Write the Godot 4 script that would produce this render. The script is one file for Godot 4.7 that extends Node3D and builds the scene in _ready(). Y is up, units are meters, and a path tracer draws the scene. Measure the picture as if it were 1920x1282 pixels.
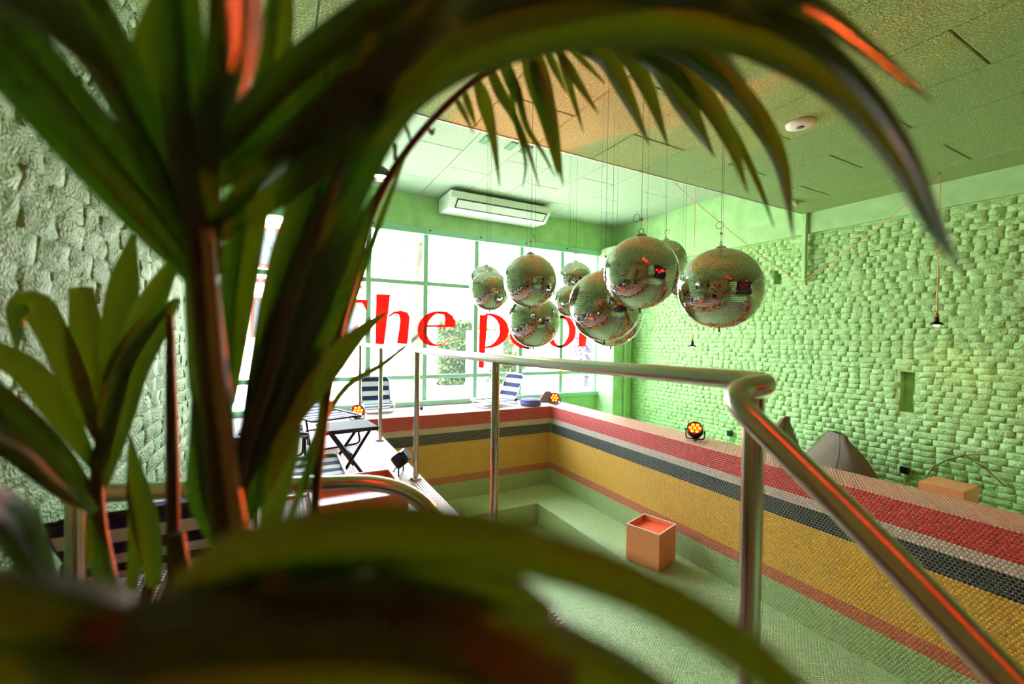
extends Node3D

# The lens as measured on the photograph (1920x1282): focal length in pixels and attitude.
const FOC := 812.7
const EYE := Vector3(0, 1.25, 0)
const YAW := 28.0
const PITCH := -0.651
const ROLL := 0.848

# Room measures (metres): deck level is 0, +x is the brick wall side, -z the street window.
const XL := -0.75
const XW := 6.665
const ZW := -7.58
const ZB := 4.5
const YC := 3.085
const YF := 3.74
const ZSTEP := -3.57
const PX0 := 1.103
const PX1 := 4.352
const PXO := 4.838
const PZ := -6.636
const ROW := 0.02356
const PITCHT := 0.0272
const YBENCH := -1.4136
const YFLOOR := -1.775
const BX := 3.665
const BZ := -5.934
const YRIGHT := -0.6

var cb: Basis
var M := {}
var rng := RandomNumberGenerator.new()
var noise := FastNoiseLite.new()
var fine := FastNoiseLite.new()
var taken := {}

# ---------------------------------------------------------------- placing
func at(px: float, py: float, d: float) -> Vector3:
	return EYE + cb * Vector3((px - 960.0) / FOC, -(py - 641.0) / FOC, -1.0) * d

func on(px: float, py: float, axis: int, value: float) -> Vector3:
	var r := cb * Vector3((px - 960.0) / FOC, -(py - 641.0) / FOC, -1.0)
	return EYE + r * ((value - EYE[axis]) / r[axis])

func screen(p: Vector3) -> Vector3:
	var c := cb.inverse() * (p - EYE)
	return Vector3(960.0 + FOC * c.x / -c.z, 641.0 - FOC * c.y / -c.z, -c.z)

# ---------------------------------------------------------------- tree helpers
func numbered(n: String) -> String:
	if not taken.has(n):
		taken[n] = 0
		return n
	taken[n] += 1
	return "%s_%03d" % [n, taken[n]]

func thing(called: String, label: String, category: String, where := Vector3.ZERO, turn := 0.0, group := "") -> Node3D:
	var o := Node3D.new()
	o.name = numbered(called)
	add_child(o)
	o.position = where
	o.rotation.y = turn
	tag(o, label, category, group)
	return o

func tag(o: Node, label: String, category: String, group := "", kind := "") -> void:
	if label: o.set_meta("label", label)
	if category: o.set_meta("category", category)
	if group: o.set_meta("group", group)
	if kind: o.set_meta("kind", kind)

func struct(called: String, m: Mesh, mat: Material, label := "") -> MeshInstance3D:
	var o := MeshInstance3D.new()
	o.name = numbered(called)
	o.mesh = m
	o.material_override = mat
	add_child(o)
	o.set_meta("kind", "structure")
	o.set_meta("label", label if label else called.replace("_", " ") + " of the room")
	o.set_meta("category", called.split("_")[0])
	return o

func part(called: String, m: Mesh, mat: Material, parent: Node, where := Vector3.ZERO) -> MeshInstance3D:
	var o := MeshInstance3D.new()
	o.name = called
	o.mesh = m
	o.material_override = mat
	o.position = where
	parent.add_child(o, true)
	return o

# ---------------------------------------------------------------- mesh helpers
func begin() -> SurfaceTool:
	var st := SurfaceTool.new()
	st.begin(Mesh.PRIMITIVE_TRIANGLES)
	st.set_smooth_group(-1)
	return st

func done(st: SurfaceTool) -> ArrayMesh:
	st.generate_normals()
	return st.commit()

# corners run counter-clockwise seen from the front
func quad(st: SurfaceTool, a: Vector3, b: Vector3, c: Vector3, d: Vector3) -> void:
	for p in [a, c, b, a, d, c]:
		st.add_vertex(p)

func tri(st: SurfaceTool, a: Vector3, b: Vector3, c: Vector3) -> void:
	for p in [a, c, b]:
		st.add_vertex(p)

func box_to(st: SurfaceTool, c: Vector3, s: Vector3, b := Basis(), bev := 0.0) -> void:
	var h := s * 0.5
	if bev <= 0.0:
		for ax in 3:
			for sg in [-1.0, 1.0]:
				var u := (ax + 1) % 3
				var v := (ax + 2) % 3
				var q := []
				for k in [[-1, -1], [1, -1], [1, 1], [-1, 1]]:
					var p := Vector3.ZERO
					p[ax] = sg * h[ax]
					p[u] = k[0] * h[u] * sg
					p[v] = k[1] * h[v]
					q.append(c + b * p)
				quad(st, q[0], q[1], q[2], q[3])
		return
	# chamfered box: faces inset, edge strips and corner triangles
	for ax in 3:
		var u := (ax + 1) % 3
		var v := (ax + 2) % 3
		for sg in [-1.0, 1.0]:
			var q := []
			for k in [[-1, -1], [1, -1], [1, 1], [-1, 1]]:
				var p := Vector3.ZERO
				p[ax] = sg * h[ax]
				p[u] = k[0] * (h[u] - bev) * sg
				p[v] = k[1] * (h[v] - bev)
				q.append(c + b * p)
			quad(st, q[0], q[1], q[2], q[3])
		for su in [-1.0, 1.0]:
			for sv in [-1.0, 1.0]:
				# edge along ax between faces u and v
				var p1 := Vector3.ZERO; var p2 := Vector3.ZERO; var p3 := Vector3.ZERO; var p4 := Vector3.ZERO
				p1[ax] = -(h[ax] - bev); p2[ax] = h[ax] - bev; p3[ax] = h[ax] - bev; p4[ax] = -(h[ax] - bev)
				p1[u] = su * h[u]; p1[v] = sv * (h[v] - bev)
				p2[u] = su * h[u]; p2[v] = sv * (h[v] - bev)
				p3[u] = su * (h[u] - bev); p3[v] = sv * h[v]
				p4[u] = su * (h[u] - bev); p4[v] = sv * h[v]
				if su * sv > 0:
					quad(st, c + b * p4, c + b * p3, c + b * p2, c + b * p1)
				else:
					quad(st, c + b * p1, c + b * p2, c + b * p3, c + b * p4)
	for sx in [-1.0, 1.0]:
		for sy in [-1.0, 1.0]:
			for sz in [-1.0, 1.0]:
				var a := c + b * Vector3(sx * h.x, sy * (h.y - bev), sz * (h.z - bev))
				var d := c + b * Vector3(sx * (h.x - bev), sy * h.y, sz * (h.z - bev))
				var e := c + b * Vector3(sx * (h.x - bev), sy * (h.y - bev), sz * h.z)
				if sx * sy * sz > 0: tri(st, a, d, e)
				else: tri(st, a, e, d)

func box(c: Vector3, s: Vector3, b := Basis(), bev := 0.0) -> ArrayMesh:
	var st := begin()
	box_to(st, c, s, b, bev)
	return done(st)

func span(a: Vector3, b: Vector3, bev := 0.0) -> ArrayMesh:
	return box((a + b) * 0.5, (b - a).abs(), Basis(), bev)

func span_to(st: SurfaceTool, a: Vector3, b: Vector3, bev := 0.0) -> void:
	box_to(st, (a + b) * 0.5, (b - a).abs(), Basis(), bev)

func tube_to(st: SurfaceTool, path: PackedVector3Array, radii, sides := 8, caps := true) -> void:
	var n := path.size()
	var ref := Vector3.UP
	var prev := []
	st.set_smooth_group(1)
	var first := []
	for i in n:
		var t := (path[mini(i + 1, n - 1)] - path[maxi(i - 1, 0)]).normalized()
		if i == 0:
			ref = Vector3.UP if absf(t.y) < 0.9 else Vector3.RIGHT
		var x := t.cross(ref).normalized()
		var y := x.cross(t).normalized()
		ref = y
		var r: float = radii[i] if radii is Array or radii is PackedFloat32Array else radii
		var ring := []
		for k in sides:
			var a := TAU * k / sides
			ring.append(path[i] + (x * cos(a) + y * sin(a)) * r)
		if i > 0:
			for k in sides:
				quad(st, prev[k], prev[(k + 1) % sides], ring[(k + 1) % sides], ring[k])
		else:
			first = ring
		prev = ring
	st.set_smooth_group(-1)
	if caps:
		for k in range(1, sides - 1):
			tri(st, first[0], first[k + 1], first[k])
			tri(st, prev[0], prev[k], prev[k + 1])

func tube(path, radii, sides := 8, caps := true) -> ArrayMesh:
	var st := begin()
	tube_to(st, PackedVector3Array(path), radii, sides, caps)
	return done(st)

# round the corners of a polyline with arcs of about radius r
func filleted(pts: Array, r: float, n := 7) -> PackedVector3Array:
	var out := PackedVector3Array()
	out.append(pts[0])
	for i in range(1, pts.size() - 1):
		var p: Vector3 = pts[i]
		var a: Vector3 = p + (pts[i - 1] - p).limit_length(minf(r, (pts[i - 1] - p).length() * 0.49))
		var b: Vector3 = p + (pts[i + 1] - p).limit_length(minf(r, (pts[i + 1] - p).length() * 0.49))
		for k in n + 1:
			var t := float(k) / n
			out.append(a.lerp(p, t).lerp(p.lerp(b, t), t))
	out.append(pts[-1])
	return out

# profile: Array of Vector2(radius, y) from bottom to top (outside seen), turned round y
func lathe_to(st: SurfaceTool, profile: Array, sides := 24, c := Vector3.ZERO, b := Basis(), smooth := true) -> void:
	st.set_smooth_group(1 if smooth else -1)
	for i in profile.size() - 1:
		var p: Vector2 = profile[i]
		var q: Vector2 = profile[i + 1]
		for k in sides:
			var a0 := TAU * k / sides
			var a1 := TAU * (k + 1) / sides
			var v := [Vector3(p.x * cos(a0), p.y, p.x * sin(a0)), Vector3(p.x * cos(a1), p.y, p.x * sin(a1)), Vector3(q.x * cos(a1), q.y, q.x * sin(a1)), Vector3(q.x * cos(a0), q.y, q.x * sin(a0))]
			for j in 4: v[j] = c + b * v[j]
			if p.x < 1e-6: tri(st, v[0], v[3], v[2])
			elif q.x < 1e-6: tri(st, v[0], v[3], v[1])
			else: quad(st, v[0], v[3], v[2], v[1])
	st.set_smooth_group(-1)

func lathe(profile: Array, sides := 24, smooth := true) -> ArrayMesh:
	var st := begin()
	lathe_to(st, profile, sides, Vector3.ZERO, Basis(), smooth)
	return done(st)

func facing(dir: Vector3) -> Basis:      # basis whose y runs along dir
	var y := dir.normalized()
	var x := y.cross(Vector3.UP if absf(y.y) < 0.95 else Vector3.RIGHT).normalized()
	return Basis(x, y, x.cross(y))

# ---------------------------------------------------------------- materials
func mat(called: String, c: Color, rough := 0.6, metal := 0.0) -> StandardMaterial3D:
	var m := StandardMaterial3D.new()
	m.resource_name = called
	m.albedo_color = c
	m.roughness = rough
	m.metallic = metal
	M[called] = m
	return m

func noise_tex(freq: float, octaves := 4, lo := Color.BLACK, hi := Color.WHITE, type := FastNoiseLite.TYPE_SIMPLEX_SMOOTH, size := 512, sd := 1) -> NoiseTexture2D:
	var n := FastNoiseLite.new()
	n.noise_type = type
	n.frequency = freq
	n.fractal_octaves = octaves
	n.seed = sd
	var t := NoiseTexture2D.new()
	t.width = size
	t.height = size
	t.seamless = true
	t.noise = n
	var g := Gradient.new()
	g.set_color(0, lo)
	g.set_color(1, hi)
	t.color_ramp = g
	return t

func relief(m: StandardMaterial3D, t: Texture2D, cm: float, scale: float, also_colour: Texture2D = null) -> void:
	m.uv1_triplanar = true
	m.uv1_world_triplanar = true
	m.uv1_scale = Vector3.ONE * scale
	m.heightmap_enabled = true
	m.heightmap_texture = t
	m.heightmap_scale = cm
	if also_colour: m.albedo_texture = also_colour

func materials() -> void:
	var plaster := noise_tex(0.02, 4)
	var rough := noise_tex(0.045, 4)
	var wool := noise_tex(0.06, 3, Color.BLACK, Color.WHITE, FastNoiseLite.TYPE_CELLULAR, 1024, 4)
	var woolc := noise_tex(0.06, 3, Color(0.62, 0.64, 0.58), Color(1, 1, 1), FastNoiseLite.TYPE_CELLULAR, 1024, 4)
	var blot := noise_tex(0.006, 4, Color(0.88, 0.9, 0.86), Color(1, 1, 1), FastNoiseLite.TYPE_SIMPLEX_SMOOTH, 512, 9)
	var m := mat("green_plaster", Color(0.70, 0.87, 0.61), 0.55)
	relief(m, plaster, 0.15, 0.8, blot)
	m = mat("green_brick_paint", Color(0.70, 0.87, 0.58), 0.5)
	relief(m, rough, 0.9, 1.6, blot)
	m = mat("grey_green_rough_paint", Color(0.52, 0.65, 0.44), 0.6)
	relief(m, noise_tex(0.07, 4, Color.BLACK, Color.WHITE, FastNoiseLite.TYPE_SIMPLEX_SMOOTH, 512, 12), 1.8, 1.5, blot)
	m = mat("wood_wool_shaded", Color(0.76, 0.87, 0.58), 0.85)  # dropped ceiling: its dimmer light is put into a darker, warmer colour
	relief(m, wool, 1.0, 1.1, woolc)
	m = mat("wood_wool_daylit", Color(0.88, 0.96, 0.86), 0.85)  # same boards near the window: daylight put into a paler, cooler colour
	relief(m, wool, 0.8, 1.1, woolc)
	mat("mint_frame", Color(0.60, 0.80, 0.68), 0.4)
	mat("white_paint", Color(0.86, 0.86, 0.84), 0.4)
	m = mat("window_glass", Color(1, 1, 1, 0.03), 0.02)
	m.transparency = BaseMaterial3D.TRANSPARENCY_ALPHA
	m.metallic_specular = 0.5
	mat("red_vinyl", Color(0.93, 0.10, 0.09), 0.5).backlight_enabled = true
	M.red_vinyl.backlight = Color(0.95, 0.16, 0.12)
	m = mat("grout", Color(0.66, 0.63, 0.57), 0.8)
	m = mat("glazed_tile", Color(1, 1, 1), 0.22)
	m.vertex_color_use_as_albedo = true
	m.clearcoat_enabled = true
	m.clearcoat = 0.25
	m.clearcoat_roughness = 0.12
	m = mat("steel", Color(0.78, 0.76, 0.73), 0.2, 1.0)
	mat("aluminium", Color(0.75, 0.76, 0.78), 0.3, 1.0)
	mat("mirror", Color(0.90, 0.90, 0.88), 0.03, 1.0)
	mat("dark_core", Color(0.1, 0.1, 0.1), 0.6)
	mat("wire", Color(0.35, 0.34, 0.33), 0.4, 0.6)
	mat("orange_lacquer", Color(0.90, 0.55, 0.38), 0.22)
	mat("coral_lacquer", Color(0.94, 0.37, 0.22), 0.25)
	mat("rim_white", Color(0.88, 0.80, 0.75), 0.4)
	mat("black_plastic", Color(0.03, 0.03, 0.035), 0.35)
	mat("black_tube", Color(0.025, 0.027, 0.03), 0.3)
	mat("navy_cloth", Color(0.06, 0.10, 0.32), 0.8)
	mat("white_cloth", Color(0.84, 0.86, 0.88), 0.8)
	mat("table_plastic", Color(0.09, 0.13, 0.14), 0.65)
	mat("taupe_cloth", Color(0.44, 0.385, 0.325), 0.85)
	mat("taupe_seam", Color(0.36, 0.31, 0.26), 0.9)
	mat("brown_cloth", Color(0.40, 0.28, 0.2), 0.85)
	mat("lilac_cloth", Color(0.42, 0.38, 0.60), 0.85)
	mat("pink_cord", Color(0.93, 0.62, 0.50), 0.6)
	mat("red_cord", Color(0.8, 0.14, 0.12), 0.5)
	mat("copper", Color(0.75, 0.42, 0.25), 0.35, 0.8)
	mat("lamp_black", Color(0.06, 0.05, 0.05), 0.35)
	mat("ac_white", Color(0.88, 0.90, 0.86), 0.35)
	mat("ac_slot", Color(0.10, 0.16, 0.14), 0.5)
	mat("pot_clay", Color(0.20, 0.19, 0.18), 0.7)
	mat("soil", Color(0.09, 0.06, 0.04), 0.95)
	m = mat("palm_leaf", Color(0.055, 0.09, 0.045), 0.36)
	m.backlight_enabled = true
	m.backlight = Color(0.21, 0.37, 0.015)
	var vein := Image.create(64, 8, false, Image.FORMAT_RGB8)
	for x in 64:
		for y in 8:
			var g := 0.5 + 0.5 * sin(x * TAU / 64.0 * 10.0)
			vein.set_pixel(x, y, Color(g, g, g))
	m.heightmap_enabled = true
	m.heightmap_texture = ImageTexture.create_from_image(vein)
	m.heightmap_scale = 0.06
	m = mat("palm_stalk", Color(0.13, 0.15, 0.07), 0.6)
	m = mat("dry_stalk", Color(0.42, 0.37, 0.27), 0.5)
	m = mat("led_orange", Color(1, 0.5, 0.1), 0.4)
	m.emission_enabled = true
	m.emission = Color(1.0, 0.62, 0.12)
	m.emission_energy_multiplier = 2.2
	m = mat("led_glass", Color(0.55, 0.06, 0.03), 0.15)
	m.emission_enabled = true
	m.emission = Color(0.9, 0.08, 0.03)
	m.emission_energy_multiplier = 0.6
	m = mat("bulb_glow", Color(1, 0.95, 0.9), 0.4)
	m.emission_enabled = true
	m.emission = Color(1.0, 0.9, 0.82)
	m.emission_energy_multiplier = 4.0
	m = mat("neon_red", Color(1, 0.05, 0.08), 0.4)
	m.emission_enabled = true
	m.emission = Color(1.0, 0.05, 0.07)
	m.emission_energy_multiplier = 9.0
	mat("cable_paint", Color(0.45, 0.46, 0.27), 0.7)
	mat("dark_slot", Color(0.06, 0.5, 0.2), 0.5)
	mat("bar_dark", Color(0.12, 0.10, 0.09), 0.6)
	mat("bottle_red", Color(0.45, 0.03, 0.03), 0.1)
	mat("bottle_clear", Color(0.75, 0.8, 0.8), 0.1)
	# street
	m = mat("pavement", Color(0.78, 0.76, 0.72), 0.9)
	relief(m, plaster, 0.3, 0.5, blot)
	mat("facade_white", Color(0.86, 0.84, 0.80), 0.85)
	mat("facade_red", Color(0.42, 0.17, 0.12), 0.85)
	mat("street_pane", Color(0.16, 0.18, 0.2), 0.15)
	mat("hedge_core", Color(0.06, 0.14, 0.03), 0.9)
	m = mat("street_leaf", Color(1, 1, 1), 0.6)
	m.vertex_color_use_as_albedo = true
	mat("palm_trunk", Color(0.26, 0.22, 0.18), 0.9)
	mat("street_frond", Color(0.24, 0.26, 0.07), 0.6)
	mat("frond_blue_green", Color(0.13, 0.24, 0.2), 0.6)
	mat("purple_stem", Color(0.2, 0.13, 0.24), 0.8)

# ---------------------------------------------------------------- camera and light
func camera_and_light() -> void:
	cb = Basis(Vector3.UP, deg_to_rad(-YAW)) * Basis(Vector3.RIGHT, deg_to_rad(PITCH)) * Basis(Vector3.BACK, deg_to_rad(ROLL))
	var cam := Camera3D.new()
	cam.name = "camera"
	cam.transform = Transform3D(cb, EYE)
	cam.fov = rad_to_deg(2.0 * atan(641.0 / FOC))
	cam.near = 0.02
	cam.far = 300.0
	add_child(cam)
	cam.current = true

	var we := WorldEnvironment.new()
	we.name = "environment"
	var e := Environment.new()
	e.background_mode = Environment.BG_SKY
	var sky := Sky.new()
	var sm := ProceduralSkyMaterial.new()
	sm.sky_top_color = Color(0.84, 0.92, 1.0)
	sm.sky_horizon_color = Color(0.95, 0.98, 1.0)
	sm.ground_bottom_color = Color(0.6, 0.6, 0.58)
	sm.ground_horizon_color = Color(0.85, 0.85, 0.83)
	sm.sun_angle_max = 0.0
	sky.sky_material = sm
	e.sky = sky
	e.background_energy_multiplier = 15.0
	e.tonemap_mode = Environment.TONE_MAPPER_LINEAR
	e.tonemap_exposure = 2.15
	e.sdfgi_enabled = true
	e.ssao_enabled = true
	e.ssil_enabled = true
	we.environment = e
	var ca := CameraAttributesPhysical.new()
	ca.frustum_focal_length = 15.2
	ca.exposure_aperture = 1.6
	ca.frustum_focus_distance = 4.2
	we.camera_attributes = ca
	add_child(we)

	var sun := DirectionalLight3D.new()
	sun.name = "sun"
	sun.light_color = Color(1.0, 0.96, 0.88)
	sun.light_energy = 9.0
	sun.light_angular_distance = 0.5
	sun.shadow_enabled = true
	sun.look_at_from_position(Vector3(6, 12, 6), Vector3(0, 0, 0))
	add_child(sun)

# ---------------------------------------------------------------- room shell
func brick_mesh(st: SurfaceTool, o: Vector3, du: Vector3, dv: Vector3, n: Vector3, w: float, h: float, proud: float, amp: float, round_: float, fill := 0.35) -> void:
	var nu := 7 if w > 0.18 else 5
	var nv := 5
	var g := []
	var tilt_u := rng.randf_range(-0.3, 0.3) * amp / w
	var tilt_v := rng.randf_range(-0.3, 0.3) * amp / h
	for j in nv:
		var row := []
		for i in nu:
			var u := w * i / (nu - 1.0)
			var v := h * j / (nv - 1.0)
			if i == 1: u = round_
			if i == nu - 2: u = w - round_
			if j == 1: v = round_
			if j == nv - 2: v = h - round_
			var edge := i == 0 or j == 0 or i == nu - 1 or j == nv - 1
			var p := o + du * u + dv * v
			p += Vector3.UP * noise.get_noise_3dv(p * 1.7) * 0.016
			var d := -0.006 + proud * clampf(fill + noise.get_noise_3dv(p * 6.0 + Vector3(4, 4, 4)) * 1.5, 0.0, 0.92)
			if not edge:
				var q := p * 1.0
				d = proud + noise.get_noise_3dv(q * 9.0) * amp * 1.3 + fine.get_noise_3dv(q * 34.0) * amp * 1.3 + tilt_u * (u - w * 0.5) + tilt_v * (v - h * 0.5)
			var jag := fine.get_noise_3dv(p * 55.0 + Vector3(9, 0, 0)) * round_ * 1.5
			row.append(p + n * d + (du + dv) * (jag if not edge else jag * 0.5))
		g.append(row)
	st.set_smooth_group(1)
	for j in nv - 1:
		for i in nu - 1:
			quad(st, g[j][i], g[j][i + 1], g[j + 1][i + 1], g[j + 1][i])
	st.set_smooth_group(-1)

# a wall of painted bricks: the 300 that show largest are parts, the rest one joined part
func brick_wall(parent: Node3D, o: Vector3, du: Vector3, n: Vector3, len_: float, hgt: float, row: float, lens: Array, proud: float, amp: float, joint: float, m: Material, holes: Array) -> void:
	var list := []
	var y := 0.0
	var k := 0
	while y < hgt - 0.02:
		var h := minf(row * rng.randf_range(0.92, 1.08), hgt - y)
		var x := -rng.randf() * 0.2
		while x < len_:
			var w: float = lens[rng.randi() % lens.size()] * rng.randf_range(0.85, 1.15)
			var x0 := maxf(x, 0.0)
			var x1 := minf(x + w, len_)
			if x1 - x0 > 0.05:
				var c := o + du * ((x0 + x1) * 0.5) + Vector3.UP * (y + h * 0.5)
				var skip := false
				for hl in holes:
					if hl.has_point(Vector2(c.z, c.y)): skip = true
				if not skip:
					var s := screen(c)
					var seen := s.z > 0.3 and s.x > -20 and s.x < 1940 and s.y > -20 and s.y < 1300
					list.append([s.z + (0.0 if seen else 100.0), x0, y, x1 - x0, h])
			x += w
		y += h
		k += 1
	list.sort_custom(func(a, b): return a[0] < b[0])
	var rest := begin()
	for i in list.size():
		var b: Array = list[i]
		var p: Vector3 = o + du * (b[1] + joint * 0.5) + Vector3.UP * (b[2] + joint * 0.5)
		var w: float = b[3] - joint
		var h: float = b[4] - joint
		var fill := 0.95 if p.y > 0.35 and p.y < 2.15 else 0.45
		if i < 300:
			var st := begin()
			brick_mesh(st, Vector3.ZERO + p, du, Vector3.UP, n, w, h, proud, amp, minf(0.008, h * 0.2), fill)
			part("brick", done(st), m, parent)
		else:
			brick_mesh(rest, p, du, Vector3.UP, n, w, h, proud, amp, minf(0.008, h * 0.2), fill)
	var r := part("bricks_beyond", done(rest), m, parent)
	r.set_meta("kind", "stuff")

func disc_mesh() -> ArrayMesh:
	var r := 0.0129
	var pr := [Vector2(r, -0.004), Vector2(r, 0.0012), Vector2(r * 0.86, 0.0024), Vector2(0.0, 0.0028)]
	return lathe(pr, 10)

# penny tiles over the rectangle o + du*[0..lu] + dv*[0..lv]; n is the outward normal; band(row) gives the colour.
# The nearest `singles` tiles are parts, the rest one instanced part.
func mosaic(parent: Node3D, o: Vector3, du: Vector3, dv: Vector3, n: Vector3, lu: float, lv: float, band: Callable, singles := 0, skip: Array = []) -> void:
	var d: ArrayMesh = M.disc
	var rows := int(round(lv / ROW))
	var cols := int(floor(lu / PITCHT))
	var list := []
	for j in rows:
		for i in cols:
			var u := (i + (0.5 if j % 2 == 0 else 1.0)) * PITCHT
			if u > lu - 0.01: continue
			var p := o + du * u + dv * ((j + 0.5) * ROW)
			var out := false
			for s in skip:
				if s.has_point(Vector2(p.x, p.z)): out = true
			if out: continue
			list.append([p, j])
	if singles > 0:
		for e in list:
			var s := screen(e[0])
			e.append(s.z if s.z > 0.1 and s.x > -6 and s.x < 1924 and s.y > 0 and s.y < 1282 and e[1] < 20 else 100.0 + e[1])
		list.sort_custom(func(a, b): return a[2] < b[2])
	var tints := []
	for e in list:
		var c: Color = band.call(e[1])
		tints.append(c * rng.randf_range(0.93, 1.07))
	var bases := []
	for e in list:
		var b := Basis(du, n, du.cross(n))
		b = Basis(Vector3(rng.randf() - 0.5, rng.randf() - 0.5, rng.randf() - 0.5).normalized(), rng.randf_range(-0.02, 0.02)) * b
		bases.append(b)
	var single_mats := {}
	for k in mini(singles, list.size()):
		var c: Color = band.call(list[k][1])
		if not single_mats.has(c):
			var sm: StandardMaterial3D = M.glazed_tile.duplicate()
			sm.vertex_color_use_as_albedo = false
			sm.albedo_color = c.linear_to_srgb()
			single_mats[c] = sm
		var t := part("tile", d, single_mats[c], parent)
		t.transform = Transform3D(bases[k], list[k][0])
	var mm := MultiMesh.new()
	mm.transform_format = MultiMesh.TRANSFORM_3D
	mm.use_colors = true
	mm.mesh = d
	var first := mini(singles, list.size())
	mm.instance_count = list.size() - first
	for k in range(first, list.size()):
		mm.set_instance_transform(k - first, Transform3D(bases[k], list[k][0]))
		mm.set_instance_color(k - first, tints[k])
	var mi := MultiMeshInstance3D.new()
	mi.name = "mosaic_tiles"
	mi.multimesh = mm
	mi.material_override = M.glazed_tile
	mi.set_meta("kind", "stuff")
	parent.add_child(mi, true)

const PINK := Color(0.66, 0.25, 0.19)
const RED := Color(0.60, 0.028, 0.025)
const WHITE_T := Color(0.58, 0.44, 0.38)
const BLACK_T := Color(0.018, 0.032, 0.035)
const YELLOW := Color(0.70, 0.37, 0.025)
const ORANGE := Color(0.56, 0.13, 0.045)
const GREEN_T := Color(0.34, 0.47, 0.18)
const DECK_T := Color(0.60, 0.42, 0.40)

func wall_band(j: int) -> Color:
	if j < 9: return RED
	if j < 13: return WHITE_T
	if j < 20: return BLACK_T
	if j < 43: return YELLOW
	if j < 48: return ORANGE
	return GREEN_T

func pool() -> void:
	M.disc = disc_mesh()
	var g: Material = M.grout
	var zn := 2.4
	# right pool wall, which is also a low wall towards the right-hand floor
	var wr := struct("wall_pool_right", span(Vector3(PX1, YFLOOR - 0.2, PZ - 0.25), Vector3(PXO, 0, zn), 0.004), g, "striped mosaic pool wall below the green brick wall")
	mosaic(wr, Vector3(PX1, -0.002, PZ), Vector3(0, 0, 1), Vector3(0, -1, 0), Vector3(-1, 0, 0), 7.2, -YBENCH, wall_band, 300)
	mosaic(wr, Vector3(PX1 + 0.004, 0, PZ), Vector3(0, 0, 1), Vector3(1, 0, 0), Vector3.UP, 7.2, PXO - PX1 - 0.01, func(_j): return PINK)
	# far pool wall under the window strip
	var wf := struct("wall_pool_far", span(Vector3(PX0 - 0.2, YFLOOR - 0.2, ZW), Vector3(PXO, 0, PZ), 0.004), g, "striped mosaic pool wall below the street window")
	mosaic(wf, Vector3(PX0, -0.002, PZ), Vector3(1, 0, 0), Vector3(0, -1, 0), Vector3(0, 0, 1), PX1 - PX0, -YBENCH, wall_band)
	mosaic(wf, Vector3(XL + 0.02, 0, PZ - 0.004), Vector3(1, 0, 0), Vector3(0, 0, -1), Vector3.UP, PXO - XL - 0.03, PZ - ZW - 0.03, func(_j): return DECK_T)
	# deck on the left with the stair opening
	var st := begin()
	span_to(st, Vector3(XL - 0.05, -0.25, ZW), Vector3(0.42, 0, ZB))
	span_to(st, Vector3(0.42, -0.25, ZW), Vector3(PX0, 0, -0.62))
	span_to(st, Vector3(PX0 - 0.14, YFLOOR - 0.2, PZ), Vector3(PX0, -0.25, -0.62))
	var deck := struct("floor_deck", done(st), g, "pale tiled deck along the pool's left edge")
	mosaic(deck, Vector3(XL + 0.02, 0, PZ), Vector3(0, 0, 1), Vector3(1, 0, 0), Vector3.UP, 6.0, PX0 - XL - 0.02, func(_j): return DECK_T)
	mosaic(deck, Vector3(PX0, -0.002, -0.65), Vector3(0, 0, -1), Vector3(0, -1, 0), Vector3(1, 0, 0), 5.9, -YBENCH, wall_band)
	# bench and floor of the pool
	st = begin()
	span_to(st, Vector3(BX, YFLOOR - 0.2, BZ), Vector3(PX1 + 0.02, YBENCH, zn), 0.006)
	span_to(st, Vector3(PX0 - 0.1, YFLOOR - 0.2, PZ - 0.02), Vector3(PX1 + 0.02, YBENCH, BZ), 0.006)
	var bench := struct("trim_1", done(st), g, "green tiled bench step running round the empty pool")
	bench.set_meta("category", "bench")
	var gt := func(_j): return GREEN_T
	mosaic(bench, Vector3(BX + 0.004, YBENCH, PZ), Vector3(0, 0, 1), Vector3(1, 0, 0), Vector3.UP, 6.8, PX1 - BX - 0.01, gt)
	mosaic(bench, Vector3(PX0, YBENCH, BZ - 0.004), Vector3(1, 0, 0), Vector3(0, 0, -1), Vector3.UP, BX - PX0, BZ - PZ - 0.01, gt)
	mosaic(bench, Vector3(BX, YBENCH - 0.004, BZ), Vector3(0, 0, 1), Vector3(0, -1, 0), Vector3(-1, 0, 0), 6.2, YBENCH - YFLOOR - 0.01, gt)
	mosaic(bench, Vector3(PX0, YBENCH - 0.004, BZ), Vector3(1, 0, 0), Vector3(0, -1, 0), Vector3(0, 0, 1), BX - PX0, YBENCH - YFLOOR - 0.01, gt)
	var fl := struct("floor_pool", span(Vector3(0.3, YFLOOR - 0.2, PZ), Vector3(PX1, YFLOOR, zn)), g, "pale green tiled floor of the empty pool")
	mosaic(fl, Vector3(PX0, YFLOOR, BZ), Vector3(0, 0, 1), Vector3(1, 0, 0), Vector3.UP, 6.2, BX - PX0, gt)
	struct("wall_pool_near", span(Vector3(0.3, YFLOOR - 0.2, zn), Vector3(PXO, 0, zn + 0.25)), M.green_plaster, "near end wall of the pool")
	struct("floor_rear", span(Vector3(0.42, -0.25, zn), Vector3(PXO, -0.001, ZB)), g, "tiled floor before the bar")
	# stairs down into the pool under the sloping rail
	st = begin()
	for k in 8:
		var y := -0.2 * (k + 1)
		span_to(st, Vector3(0.42, YFLOOR - 0.1, -0.62 + 0.21 * k), Vector3(PX0 - 0.02, y, -0.62 + 0.21 * (k + 1)), 0.004)
	struct("floor_stairs", done(st), g, "tiled stairs going down into the pool")
	struct("wall_stairs", span(Vector3(0.32, YFLOOR, -0.62), Vector3(0.42, -0.25, zn)), M.green_plaster, "side wall of the pool stairs")
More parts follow.
